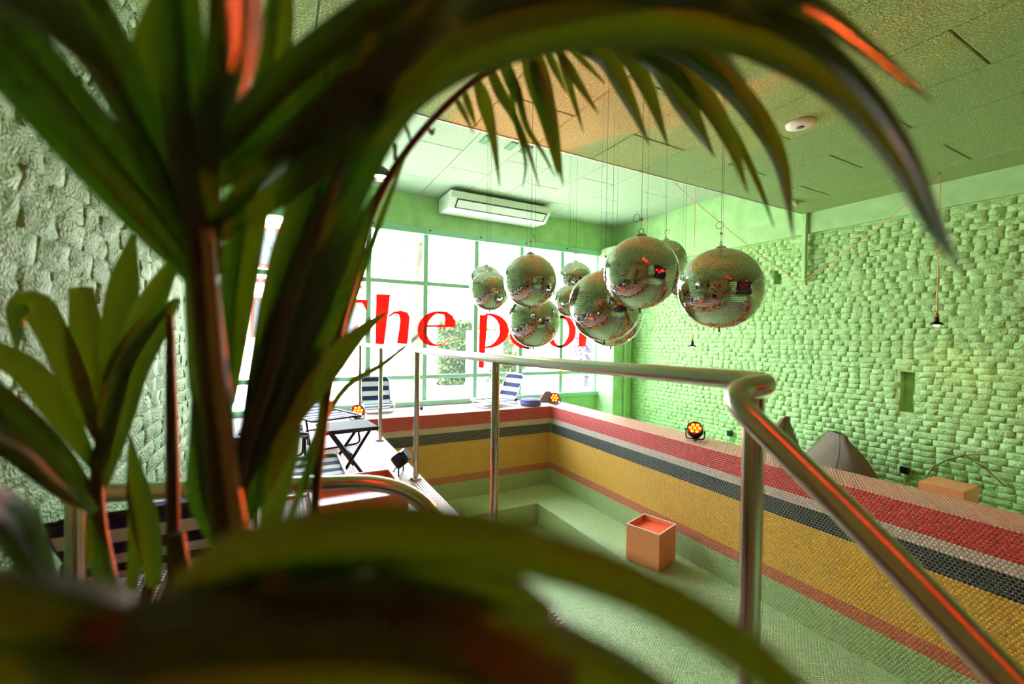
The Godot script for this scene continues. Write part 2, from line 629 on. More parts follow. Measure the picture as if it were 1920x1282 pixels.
	# lower floor on the right
	struct("floor_right", span(Vector3(PXO, YRIGHT - 0.2, ZW), Vector3(XW + 0.3, YRIGHT, ZB)), M.green_plaster, "lower floor beside the green brick wall")

func room() -> void:
	# right wall: painted brick under a smooth plaster band
	var holes := [Rect2(-2.50, 0.38, 0.24, 0.54), Rect2(-4.07, 2.10, 0.20, 0.24), Rect2(-4.72, -0.36, 0.1, 0.1)]
	var slb := begin()
	var wx0 := XW + 0.035
	var wx1 := XW + 0.15
	var wy0 := YRIGHT - 0.2
	var wy1 := YF + 0.2
	span_to(slb, Vector3(wx1, wy0, ZW - 0.3), Vector3(XW + 0.3, wy1, ZB))
	span_to(slb, Vector3(wx0, wy0, ZW - 0.3), Vector3(wx1, wy1, -4.03))
	span_to(slb, Vector3(wx0, wy0, -4.03), Vector3(wx1, 2.12, -3.91))
	span_to(slb, Vector3(wx0, 2.33, -4.03), Vector3(wx1, wy1, -3.91))
	span_to(slb, Vector3(wx0, wy0, -3.91), Vector3(wx1, wy1, -2.45))
	span_to(slb, Vector3(wx0, wy0, -2.45), Vector3(wx1, 0.41, -2.31))
	span_to(slb, Vector3(wx0, 0.90, -2.45), Vector3(wx1, wy1, -2.31))
	span_to(slb, Vector3(wx0, wy0, -2.31), Vector3(wx1, wy1, ZB))
	var wr := struct("wall_right", done(slb), M.green_brick_paint, "green painted brick wall on the right")
	brick_wall(wr, Vector3(XW + 0.035, YRIGHT, ZW), Vector3(0, 0, 1), Vector3(-1, 0, 0), 9.6, 2.797 - YRIGHT, 0.073, [0.10, 0.12, 0.12, 0.13, 0.2], 0.013, 0.008, 0.003, M.green_brick_paint, holes)
	struct("trim_2", span(Vector3(XW - 0.015, 2.797, ZSTEP), Vector3(XW + 0.04, YC + 0.02, ZB)), M.green_plaster, "smooth green plaster band above the bricks")
	struct("trim_3", span(Vector3(XW - 0.012, 2.797, ZW), Vector3(XW + 0.04, YF, ZSTEP)), M.green_plaster, "smooth pale plaster band beside the raised ceiling")
	# left wall: rough painted masonry
	var wl := struct("wall_left", span(Vector3(XL - 0.3, -0.2, ZW - 0.3), Vector3(XL - 0.01, YF + 0.2, ZB)), M.grey_green_rough_paint, "rough grey-green masonry wall behind the palm")
	brick_wall(wl, Vector3(XL - 0.01, 0, ZB - 3.3), Vector3(0, 0, -1), Vector3(1, 0, 0), 8.7, YF, 0.105, [0.24, 0.28, 0.2], 0.008, 0.010, 0.006, M.grey_green_rough_paint, [])
	# rear wall
	struct("wall_rear", span(Vector3(XL - 0.3, -0.6, ZB), Vector3(XW + 0.3, YF + 0.2, ZB + 0.25)), M.green_plaster, "green wall behind the bar")
	# ceilings: slab, then each wood-wool board
	var slab := struct("ceiling", span(Vector3(XL - 0.3, YC + 0.03, ZSTEP + 0.005), Vector3(XW + 0.3, YF + 0.25, ZB + 0.25)), M.green_plaster, "dropped ceiling of green wood-wool boards in a shaded tint")
	var far := struct("ceiling_far", span(Vector3(XL - 0.3, YF + 0.03, ZW - 0.3), Vector3(XW + 0.3, YF + 0.25, ZSTEP + 0.005)), M.green_plaster, "raised ceiling of the same boards, tinted paler for the window light")
	var wid := 0.655
	for lvl in 2:
		var y := YC if lvl == 0 else YF
		var za := ZSTEP if lvl == 0 else ZW
		var zb := ZB if lvl == 0 else ZSTEP
		var len_ := 1.26
		var k := 0
		var x := 2.13 - wid * 5
		while x < XW - 0.05:
			var x0 := maxf(x, XL - 0.02)
			var x1 := minf(x + wid, XW + 0.02)
			if x1 - x0 > 0.05:
				var z := (-2.957 if k % 2 == 0 else -2.33) - len_ * 5.0
				while z < zb:
					var z0 := maxf(z, za)
					var z1 := minf(z + len_, zb)
					if z1 - z0 > 0.04:
						var key := "board_%.2f_%.2f" % [x1 - x0, z1 - z0]
						if not M.has(key):
							M[key] = box(Vector3.ZERO, Vector3(x1 - x0 - 0.008, 0.035, z1 - z0 - 0.008), Basis(), 0.006)
						part("ceiling_board", M[key], M.wood_wool_shaded if lvl == 0 else M.wood_wool_daylit, slab if lvl == 0 else far, Vector3((x0 + x1) * 0.5, y + 0.0175 + rng.randf_range(0.0, 0.002), (z0 + z1) * 0.5))
					z += len_
			x += wid
			k += 1
	struct("trim_4", span(Vector3(XL, YC - 0.004, ZSTEP - 0.02), Vector3(XW, YC + 0.05, ZSTEP)), M.white_paint, "thin white edge strip of the dropped ceiling")
	# conduit down from the ceiling corner
	struct("trim_5", box(Vector3(XW - 0.04, (YC + 2.114) * 0.5, -3.545), Vector3(0.06, YC - 2.114, 0.055), Basis(), 0.008), M.green_plaster, "green conduit casing on the brick wall")
	# window wall
	var ww := begin()
	span_to(ww, Vector3(XL - 0.3, 3.174, ZW - 0.28), Vector3(XW + 0.3, YF + 0.2, ZW))
	span_to(ww, Vector3(6.60, YRIGHT - 0.2, ZW - 0.28), Vector3(XW + 0.3, 3.174, ZW))
	span_to(ww, Vector3(XL - 0.3, -0.5, ZW - 0.28), Vector3(6.60, 0.02, ZW))
	struct("wall_window", done(ww), M.green_plaster, "saturated green wall strip over the street window")
	var pier := begin()
	span_to(pier, Vector3(6.16, YRIGHT, ZW), Vector3(XW, 3.2, -7.03), 0.01)
	tube_to(pier, PackedVector3Array([Vector3(6.45, YRIGHT, -7.0), Vector3(6.45, 3.1, -7.0)]), 0.03, 8)
	struct("wall_pier", done(pier), M.green_plaster, "green pier with a downpipe between window and brick wall")

func window() -> void:
	var root := Node3D.new()
	root.name = "window_1"
	add_child(root)
	tag(root, "mint framed street window of many panes with red lettering", "window", "", "structure")
	var xs := []
	for k in range(-2, 5): xs.append(1.294 + 0.988 * k)
	xs.append(6.19)
	var z := ZW - 0.1
	var st := begin()
	span_to(st, Vector3(XL, 3.055, z - 0.05), Vector3(6.62, 3.18, ZW + 0.03), 0.006)
	span_to(st, Vector3(XL, 0.0, z - 0.05), Vector3(6.62, 0.09, ZW + 0.05), 0.006)
	span_to(st, Vector3(6.49, 0.0, z - 0.05), Vector3(6.62, 3.06, ZW + 0.03), 0.006)
	part("window_frame", done(st), M.mint_frame, root)
	for x in xs:
		part("mullion", span(Vector3(x - 0.042, 0.09, z - 0.03), Vector3(x + 0.042, 3.055, z + 0.05), 0.005), M.mint_frame, root)
	for y in [2.19, 0.507]:
		part("transom", span(Vector3(XL, y - 0.036, z - 0.025), Vector3(6.49, y + 0.036, z + 0.045), 0.005), M.mint_frame, root)
	var ys := [0.09, 0.507, 2.19, 3.055]
	var prev := XL
	for x in xs + [6.49]:
		if x - prev > 0.1:
			for j in 3:
				part("pane", span(Vector3(prev + 0.02, ys[j] + 0.02, z - 0.003), Vector3(x - 0.02, ys[j + 1] - 0.02, z + 0.003)), M.window_glass, root)
		prev = x
	for x in xs:
		part("screw", lathe([Vector2(0, 0), Vector2(0.018, 0.0), Vector2(0.018, 0.012), Vector2(0, 0.014)], 10), M.black_plastic, root, Vector3(x + 0.05, 3.13, ZW + 0.02)).rotation.x = PI / 2

# flat vinyl letters: outlines given in photograph pixels and laid on the window plane
func letter(called: String, label: String, polys: Array) -> void:
	var z := ZW - 0.045
	var t := thing(called, label, "letter", Vector3.ZERO, 0.0, "red letters on the street window")
	for pl in polys:
		var pts := PackedVector2Array()
		for p in pl:
			var w := on(p.x, p.y, 2, z)
			pts.append(Vector2(w.x, w.y))
		if Geometry2D.is_polygon_clockwise(pts): pts.reverse()
		var idx := Geometry2D.triangulate_polygon(pts)
		var st := begin()
		for k in range(0, idx.size(), 3):
			var q := []
			for j in 3: q.append(pts[idx[k + j]])
			if (q[1] - q[0]).cross(q[2] - q[0]) < 0:
				var s = q[1]; q[1] = q[2]; q[2] = s
			tri(st, Vector3(q[0].x, q[0].y, z), Vector3(q[1].x, q[1].y, z), Vector3(q[2].x, q[2].y, z))
			tri(st, Vector3(q[0].x, q[0].y, z - 0.002), Vector3(q[2].x, q[2].y, z - 0.002), Vector3(q[1].x, q[1].y, z - 0.002))
		for k in pts.size():
			var a := pts[k]
			var b := pts[(k + 1) % pts.size()]
			quad(st, Vector3(a.x, a.y, z - 0.002), Vector3(b.x, b.y, z - 0.002), Vector3(b.x, b.y, z), Vector3(a.x, a.y, z))
		part("stroke", done(st), M.red_vinyl, t)

# crescent between two ellipses from angle a0 to a1 (degrees, 0 = right, 90 = up), sheared by slant
func crescent(c: Vector2, ro: Vector2, ci: Vector2, ri: Vector2, a0: float, a1: float, slant := 0.12, n := 26) -> Array:
	var out := []
	for k in n + 1:
		var a := deg_to_rad(lerpf(a0, a1, float(k) / n))
		var p := Vector2(c.x + ro.x * cos(a), c.y - ro.y * sin(a))
		out.append(Vector2(p.x + (c.y - p.y) * slant, p.y))
	for k in n + 1:
		var a := deg_to_rad(lerpf(a1, a0, float(k) / n))
		var p := Vector2(ci.x + ri.x * cos(a), ci.y - ri.y * sin(a))
		out.append(Vector2(p.x + (c.y - p.y) * slant, p.y))
	return out

func lettering() -> void:
	var v := func(a): 
		var o := []
		for k in range(0, a.size(), 2): o.append(Vector2(a[k], a[k + 1]))
		return o
	letter("letter_t", "red serif capital T on the window, half behind palm leaves", [v.call([652, 562, 630, 645, 645, 645, 660, 562]), v.call([600, 557, 689, 562, 688, 584, 679, 568, 600, 564])])
	letter("letter_h", "red serif letter h on the street window", [
		v.call([705, 551, 732, 552, 721, 641, 718, 652, 702, 650, 704, 640]),
		v.call([728, 592, 738, 584, 750, 582, 764, 586, 768, 594, 764, 645, 744, 644, 751, 600, 748, 590, 740, 588, 729, 595]),
		v.call([699, 649, 731, 651, 731, 653, 699, 652])])
	letter("letter_e", "red serif letter e between the h and p on the window", [
		crescent(Vector2(818, 616), Vector2(35, 33), Vector2(825, 616), Vector2(25, 29.5), 85, 320, 0.1),
		v.call([822, 583, 838, 584, 849, 592, 854, 603, 853, 613, 800, 613, 800, 609, 834, 609, 835, 598, 832, 590, 821, 588])])
	letter("letter_p", "red serif letter p with a long stem on the window", [
		v.call([900, 590, 915, 590, 907, 690, 897, 689, 898, 640]),
		crescent(Vector2(914, 620), Vector2(40, 33), Vector2(909, 620), Vector2(28, 29.5), -95, 95, 0.06)])
	letter("letter_o", "red serif letter o mostly hidden behind the lower mirror ball", [
		crescent(Vector2(990, 622), Vector2(34, 32), Vector2(993, 622), Vector2(20, 28), 80, 280, 0.08),
		crescent(Vector2(990, 622), Vector2(34, 32), Vector2(987, 622), Vector2(20, 28), -100, 100, 0.08)])
	letter("letter_o", "red serif letter o beside the window mullion near the last letter", [
		crescent(Vector2(1052, 622), Vector2(28, 30), Vector2(1054, 622), Vector2(17, 26), 80, 280, 0.08),
		crescent(Vector2(1052, 622), Vector2(28, 30), Vector2(1050, 622), Vector2(17, 26), -100, 100, 0.08)])
	letter("letter_l", "red serif letter l at the right end of the lettering", [
		v.call([1090, 565, 1104, 567, 1098, 648, 1085, 648]), v.call([1080, 647, 1102, 648, 1102, 650, 1080, 649])])

# ---------------------------------------------------------------- steel rails
func rails() -> void:
	var r := 0.0254
	var t := thing("handrail", "brushed steel handrail on posts along the pool edge", "handrail", Vector3(1.04, 0, -3.7))
	var o := -t.position
	var y := 1.13
	var path := filleted([Vector3(1.04, y - 0.02, -6.80), Vector3(1.04, y, -2.14), Vector3(1.04, y + 0.02, -0.605), Vector3(0.875, y + 0.008, -0.635), Vector3(0.875, 0.93, -0.36), Vector3(0.875, 0.18, 0.54)].map(func(p): return p + o), 0.085, 10)
	part("top_rail", tube(path, r, 20), M.steel, t)
	for z in [-6.78, -5.25, -3.70, -2.14, -0.668]:
		var top := y - 0.02
		part("post", tube([Vector3(1.04, 0.0, z) + o, Vector3(1.04, top, z) + o], r * 0.9 if z < -1.0 else r, 18), M.steel, t)
		part("base_flange", lathe([Vector2(0.055, 0.003), Vector2(0.055, 0.014), Vector2(0.035, 0.022), Vector2(0.0, 0.022)], 24), M.steel, t, Vector3(1.04, 0, z) + o)
	t = thing("handrail", "low bent steel handrail crossing in front of the orange deck box", "handrail", Vector3(0.1, 0, -1.5))
	o = -t.position
	path = filleted([Vector3(-0.52, 0.80, -1.62), Vector3(0.34, 0.755, -1.48), Vector3(0.50, 0.62, -1.42), Vector3(0.53, 0.0, -1.40)].map(func(p): return p + o), 0.14, 10)
	part("top_rail", tube(path, r, 20), M.steel, t)
	part("post", tube([Vector3(-0.50, 0, -1.62) + o, Vector3(-0.50, 0.79, -1.62) + o], r * 0.9, 16), M.steel, t)

# ---------------------------------------------------------------- mirror balls
func ball_mesh() -> ArrayMesh:
	var st := begin()
	var rings := 66
	for i in rings:
		var t0 := PI * (i + 0.06) / rings
		var t1 := PI * (i + 0.94) / rings
		var n := maxi(5, int(round(TAU * sin(PI * (i + 0.5) / rings) / (PI / rings))))
		for k in n:
			var a0 := TAU * (k + 0.05) / n
			var a1 := TAU * (k + 0.95) / n
			var q := []
			for s in [[t0, a0], [t1, a0], [t1, a1], [t0, a1]]:
				q.append(Vector3(sin(s[0]) * cos(s[1]), cos(s[0]), sin(s[0]) * sin(s[1])))
			var c: Vector3 = (q[0] + q[1] + q[2] + q[3]) * 0.25
			var ax := Vector3(rng.randf() - 0.5, rng.randf() - 0.5, rng.randf() - 0.5).normalized()
			var tw := Basis(ax, rng.randf_range(-0.011, 0.011))
			for j in 4: q[j] = c + tw * (q[j] - c)
			quad(st, q[3], q[2], q[1], q[0])
	return done(st)

func mirror_balls() -> void:
	var mesh := ball_mesh()
	var core := lathe_sphere(0.985, 24, 14)
	var spec := [
		["large mirror ball hanging furthest right, before the brick wall", 1350, 541, 2.71, 0.25],
		["mirror ball high in the middle, left of the rightmost ball", 1201, 512, 2.39, 0.2],
		["large mirror ball hanging low in front of another of its size", 1134, 573, 3.03, 0.25],
		["mirror ball peeping out below the large low one", 1146, 593, 3.58, 0.25],
		["mirror ball alone before the window, above the lower one", 994, 527, 3.25, 0.2],
		["mirror ball hanging lowest, in front of the red letter o", 1001, 602, 4.12, 0.25],
		["smaller mirror ball hanging furthest left before the window", 918, 545, 4.39, 0.2],
		["mirror ball half hidden behind the leftmost small ball", 911, 530, 5.1, 0.2],
		["small mirror ball seen over the large low ball's left shoulder", 1079, 522, 5.2, 0.2],
		["mirror ball sliver between the lowest ball and the large low ball", 1067, 564, 4.6, 0.165],
		["mirror ball behind the high middle ball's right shoulder", 1248, 489, 4.2, 0.2],
		["mirror ball hidden behind the rightmost ball's left edge", 1284, 528, 4.9, 0.2],
	]
	for s in spec:
		var p := at(s[1], s[2], s[3])
		var r: float = s[4]
		var t := thing("mirror_ball", s[0], "mirror ball", p, rng.randf() * TAU, "mirror balls hung over the pool")
		part("core", core, M.dark_core, t).scale = Vector3.ONE * r
		var f := part("mirror_tiles", mesh, M.mirror, t)
		f.scale = Vector3.ONE * r
		f.set_meta("kind", "stuff")
		var top := (YC if p.z > ZSTEP else YF) - p.y
		part("cap", lathe([Vector2(0.03, 0), Vector2(0.03, 0.012), Vector2(0.012, 0.02), Vector2(0, 0.02)], 14), M.aluminium, t, Vector3(0, r - 0.003, 0))
		part("eye_ring", ring_mesh(0.014, 0.0025), M.wire, t, Vector3(0, r + 0.03, 0))
		part("ferrule", lathe([Vector2(0, 0), Vector2(0.008, 0.004), Vector2(0.008, 0.014), Vector2(0, 0.018)], 10), M.copper, t, Vector3(0, r + 0.085, 0))
		part("cable", tube([Vector3(0, r + 0.044, 0), Vector3(0, top, 0)], 0.0014, 6), M.wire, t)
		part("safety_cable", tube([Vector3(0.03, r + 0.002, 0), Vector3(0.035, r + 0.05, 0), Vector3(0.034, top, 0)], 0.0008, 5), M.wire, t)
		var lp := part("spare_loop", ring_mesh(0.022, 0.0016), M.wire, t, Vector3(-0.028, r + 0.06 + rng.randf() * 0.09, 0))
		lp.rotation = Vector3(0.3, rng.randf() * TAU, 0.5)
		part("end_pin", lathe([Vector2(0, -0.02), Vector2(0.006, -0.02), Vector2(0.006, 0.0), Vector2(0, 0)], 8), M.wire, t, Vector3(0, -r, 0))

func lathe_sphere(r: float, sides := 20, rings := 12) -> ArrayMesh:
	var pr := []
	for i in rings + 1:
		var a := PI * i / rings
		pr.append(Vector2(r * sin(a) if i > 0 and i < rings else 0.0, -r * cos(a)))
	return lathe(pr, sides)

func ring_mesh(R: float, r: float) -> ArrayMesh:
	var p := PackedVector3Array()
	for k in 17:
		var a := TAU * k / 16.0
		p.append(Vector3(R * cos(a), R * sin(a), 0))
	var st := begin()
	tube_to(st, p, r, 6, false)
	return done(st)

# ---------------------------------------------------------------- furniture
func tray_cube(label: String, where: Vector3, turn: float, s: Vector3, tray := true) -> void:
	var t := thing("cube_table", label, "table", where, turn, "orange cube tables")
	var h := s * 0.5
	var w := 0.012
	if tray:
		for k in [[Vector3(0, h.y, h.z - w * 0.5), Vector3(s.x, s.y, w)], [Vector3(0, h.y, -h.z + w * 0.5), Vector3(s.x, s.y, w)], [Vector3(h.x - w * 0.5, h.y, 0), Vector3(w, s.y, s.z - 2 * w)], [Vector3(-h.x + w * 0.5, h.y, 0), Vector3(w, s.y, s.z - 2 * w)]]:
			part("side_panel", box(k[0], k[1] - Vector3(0, 0.012, 0), Basis(), 0.0015), M.orange_lacquer, t)
		part("tray_top", box(Vector3(0, s.y - 0.075, 0), Vector3(s.x - 2 * w, 0.018, s.z - 2 * w), Basis(), 0.001), M.coral_lacquer, t)
		var st := begin()
		var e := s.y - 0.003
		for k in [[Vector3(0, e, h.z - w * 0.5), Vector3(s.x, 0.006, w)], [Vector3(0, e, -h.z + w * 0.5), Vector3(s.x, 0.006, w)], [Vector3(h.x - w * 0.5, e, 0), Vector3(w, 0.006, s.z - 2 * w)], [Vector3(-h.x + w * 0.5, e, 0), Vector3(w, 0.006, s.z - 2 * w)]]:
			box_to(st, k[0], k[1])
		part("rim", done(st), M.rim_white, t)
	else:
		part("body", box(Vector3(0, h.y, 0), s, Basis(), 0.006), M.orange_lacquer, t)
	for sx in [-1, 1]:
		for sz in [-1, 1]:
			part("foot", box(Vector3(sx * (h.x - 0.04), 0.002, sz * (h.z - 0.04)), Vector3(0.04, 0.012, 0.04)), M.black_plastic, t)

# a folding beach lounger; x across, head towards -z; parts: frame, legs, striped cloth bands
func lounger(label: String, where: Vector3, turn: float, back_deg: float, back_len: float, seat_len: float, foot_len: float, seat_y := 0.27, width := 0.56, frame: Material = null) -> void:
	var t := thing("sun_lounger", label, "lounger", where, turn, "navy striped folding loungers")
	var fm: Material = frame if frame else M.aluminium
	var hw := width * 0.5
	var a := deg_to_rad(back_deg)
	var zb := -seat_len * 0.5
	var head := Vector3(0, seat_y + sin(a) * back_len, zb - cos(a) * back_len)
	var foot := Vector3(0, seat_y + 0.01, seat_len * 0.5 + foot_len)
	var bp := filleted([Vector3(-hw, seat_y, zb), Vector3(-hw, head.y, head.z), Vector3(hw, head.y, head.z), Vector3(hw, seat_y, zb)], 0.09)
	part("back_frame", tube(bp, 0.0115, 10), fm, t)
	var sp := filleted([Vector3(-hw, seat_y, zb), Vector3(-hw, foot.y, foot.z), Vector3(hw, foot.y, foot.z), Vector3(hw, seat_y, zb)], 0.07)
	part("seat_frame", tube(sp, 0.0115, 10), fm, t)
	for s in [[zb + 0.06, -0.14], [foot.z - 0.16, 0.12]]:
		var lp := filleted([Vector3(-hw, seat_y, s[0]), Vector3(-hw, 0.012, s[0] + s[1]), Vector3(hw, 0.012, s[0] + s[1]), Vector3(hw, seat_y, s[0])], 0.06)
		part("leg", tube(lp, 0.0115, 10), fm, t)
	for s in [-1, 1]:
		part("hinge", lathe([Vector2(0, -0.012), Vector2(0.028, -0.012), Vector2(0.028, 0.012), Vector2(0, 0.012)], 14), M.black_plastic, t, Vector3(s * (hw + 0.012), seat_y, zb)).rotation.z = PI / 2
		part("prop", tube([Vector3(s * (hw + 0.01), seat_y + sin(a) * back_len * 0.4, zb - cos(a) * back_len * 0.4), Vector3(s * (hw + 0.01), seat_y - 0.02, zb - 0.16 - cos(a) * back_len * 0.2)], 0.007, 8), fm, t)
	# cloth: alternate bands, a little slack
	var total := back_len + seat_len + foot_len
	var n := int(round(total / 0.085))
	for k in n:
		var pts := []
		for e in 4:
			var d := total * (k + e / 3.0) / n
			var sag := 0.018
			var p: Vector3
			if d < back_len:
				var u := 1.0 - d / back_len
				p = Vector3(0, seat_y + sin(a) * back_len * u, zb - cos(a) * back_len * u)
				sag *= sin(PI * u)
				p += Vector3(0, -cos(a), -sin(a)) * sag
			else:
				var u := (d - back_len) / (seat_len + foot_len)
				p = Vector3(0, lerpf(seat_y, foot.y, u) - sag * sin(PI * u), lerpf(zb, foot.z, u))
			pts.append(p)
		var st := begin()
		st.set_smooth_group(1)
		for e in 3:
			var p0: Vector3 = pts[e]; var p1: Vector3 = pts[e + 1]
			var up := Vector3(1, 0, 0).cross(p1 - p0).normalized() * -0.002
			var x := Vector3(hw - 0.006, 0, 0)
			quad(st, p0 - x - up, p1 - x - up, p1 + x - up, p0 + x - up)
			quad(st, p0 + x + up, p1 + x + up, p1 - x + up, p0 - x + up)
		part("cloth_band", done(st), M.navy_cloth if k % 2 == 0 else M.white_cloth, t)

func par_can(label: String, where: Vector3, aim: Vector3, energy: float, colour: Color, lit := true, angle := 16.0, size := 0.095) -> void:
	var t := thing("stage_light", label, "spotlight", where, 0.0, "LED stage lights on the floor")
	var d := aim.normalized()
	var b := facing(d)
	var c := Vector3(0, size * 1.25, 0)
	var st := begin()
	lathe_to(st, [Vector2(0, -size * 0.9), Vector2(size * 0.7, -size * 0.9), Vector2(size * 0.82, -size * 0.6), Vector2(size, -size * 0.3), Vector2(size, size * 0.55), Vector2(size * 0.9, size * 0.55), Vector2(size * 0.88, size * 0.42), Vector2(0, size * 0.42)], 24, c, b)
	part("housing", done(st), M.black_plastic, t)
	st = begin()
	lathe_to(st, [Vector2(size * 0.87, size * 0.42), Vector2(size * 0.87, size * 0.46), Vector2(0, size * 0.46)], 24, c, b)
	part("lens", done(st), M.led_glass if lit else M.black_plastic, t)
	for k in 7:
		var q := Vector3.ZERO if k == 0 else Vector3(cos(TAU * k / 6.0), 0, sin(TAU * k / 6.0)) * size * 0.56
		st = begin()
		lathe_to(st, [Vector2(size * 0.2, 0), Vector2(size * 0.2, 0.006), Vector2(size * 0.1, 0.012), Vector2(0, 0.013)], 12, c + b * (q + Vector3(0, size * 0.46, 0)), b)
		part("led", done(st), M.led_orange if lit else M.black_plastic, t)
	var side := b.x if absf(b.x.y) < absf(b.z.y) else b.z
	side = Vector3(side.x, 0, side.z).normalized()
	var yoke := filleted([c + side * size * 1.12, c * 0.0 + side * size * 1.12 + Vector3(0, 0.012, 0), -side * size * 1.12 + Vector3(0, 0.012, 0), c - side * size * 1.12], size * 0.4)
	part("yoke", tube(yoke, 0.008, 8), M.black_plastic, t)
	var fw := d.cross(Vector3.UP).cross(Vector3.UP).normalized() if absf(d.y) < 0.95 else Vector3.FORWARD
	part("stand_foot", tube([fw * size * 0.9 + Vector3(0, 0.008, 0), -fw * size * 0.9 + Vector3(0, 0.008, 0)], 0.008, 8), M.black_plastic, t)
	part("knob", lathe([Vector2(0, 0), Vector2(0.016, 0), Vector2(0.016, 0.016), Vector2(0, 0.016)], 10), M.black_plastic, t, c + side * size * 1.15)
	if lit:
		var l := SpotLight3D.new()
		l.name = "spot"
		l.light_color = colour
		l.light_energy = energy
		l.spot_angle = angle
		l.spot_angle_attenuation = 0.35
		l.spot_range = 30.0
		l.spot_attenuation = 2.0
		l.light_size = 0.05
		l.shadow_enabled = true
		t.add_child(l)
		l.position = c + d * (size * 0.62)
		l.basis = Basis.looking_at(d, Vector3.UP if absf(d.y) < 0.95 else Vector3.RIGHT)

func flood_light(label: String, where: Vector3) -> void:
	var t := thing("flood_light", label, "floodlight", where)
	var b := Basis(Vector3.UP, deg_to_rad(62)) * Basis(Vector3.RIGHT, deg_to_rad(-38))
	var c := Vector3(0, 0.15, 0)
	part("housing", box(c, Vector3(0.15, 0.12, 0.11), b, 0.012), M.black_plastic, t)
	part("front_glass", box(c + b * Vector3(0, 0, -0.058), Vector3(0.125, 0.095, 0.006), b, 0.002), M.black_tube, t)
	for k in 5:
		part("cooling_fin", box(c + b * Vector3(-0.05 + 0.025 * k, 0, 0.062), Vector3(0.006, 0.09, 0.022), b), M.black_plastic, t)
	part("yoke", tube(filleted([c + b.x * 0.085, c * 0.0 + b.x * 0.085 + Vector3(0, 0.01, 0), -b.x * 0.085 + Vector3(0, 0.01, 0), c - b.x * 0.085], 0.03), 0.007, 8), M.black_plastic, t)
	part("cable", tube(filleted([c + Vector3(-0.03, -0.03, 0.05), Vector3(-0.12, 0.02, 0.08), Vector3(-0.2, 0.008, 0.02), Vector3(-0.1, 0.008, -0.06)], 0.06), 0.005, 6), M.black_plastic, t)

func bean_bag(label: String, where: Vector3, turn: float, r: float, h: float, lean: float) -> void:
	var t := thing("bean_bag", label, "bean bag", where, turn, "taupe bean bags by the brick wall")
	var prof := [[0.0, 0.0], [0.75, 0.0], [0.95, 0.06], [1.02, 0.16], [1.0, 0.28], [0.98, 0.42], [0.88, 0.58], [0.70, 0.74], [0.48, 0.89], [0.35, 0.97], [0.28, 1.0], [0.0, 0.99]]
	var st := begin()
	st.set_smooth_group(1)
	var sides := 36
	var g := []
	for e in prof:
		var row := []
		var v: float = e[1]
		for k in sides:
			var a := TAU * k / sides
			var sx: float = e[0] * r
			var sz: float = e[0] * r * lerpf(1.0, 0.3, pow(v, 1.6))
			var p := Vector3(cos(a) * sx, v * h, sin(a) * sz + lean * v * v)
			var w := fine.get_noise_3dv(p * 16.0 + where * 3.0) * 0.022 * (1.0 if v > 0.02 else 0.0)
			w += 0.018 * sin(a * 3.0 + v * 9.0) * (1.0 - v)
			row.append(p + Vector3(cos(a), 0.25, sin(a)) * w)
		g.append(row)
	for i in prof.size() - 1:
		for k in sides:
			var k1 := (k + 1) % sides
			if i == 0: tri(st, g[0][0], g[1][k], g[1][k1])
			else: quad(st, g[i][k], g[i + 1][k], g[i + 1][k1], g[i][k1])
	part("cushion", done(st), M.taupe_cloth, t)
	for s in 4:
		var path := PackedVector3Array()
		var k: int = [4, 13, 22, 31][s]
		for i in range(2, prof.size() - 1): path.append(g[i][k])
		part("seam", tube(path, 0.004, 6), M.taupe_seam, t)

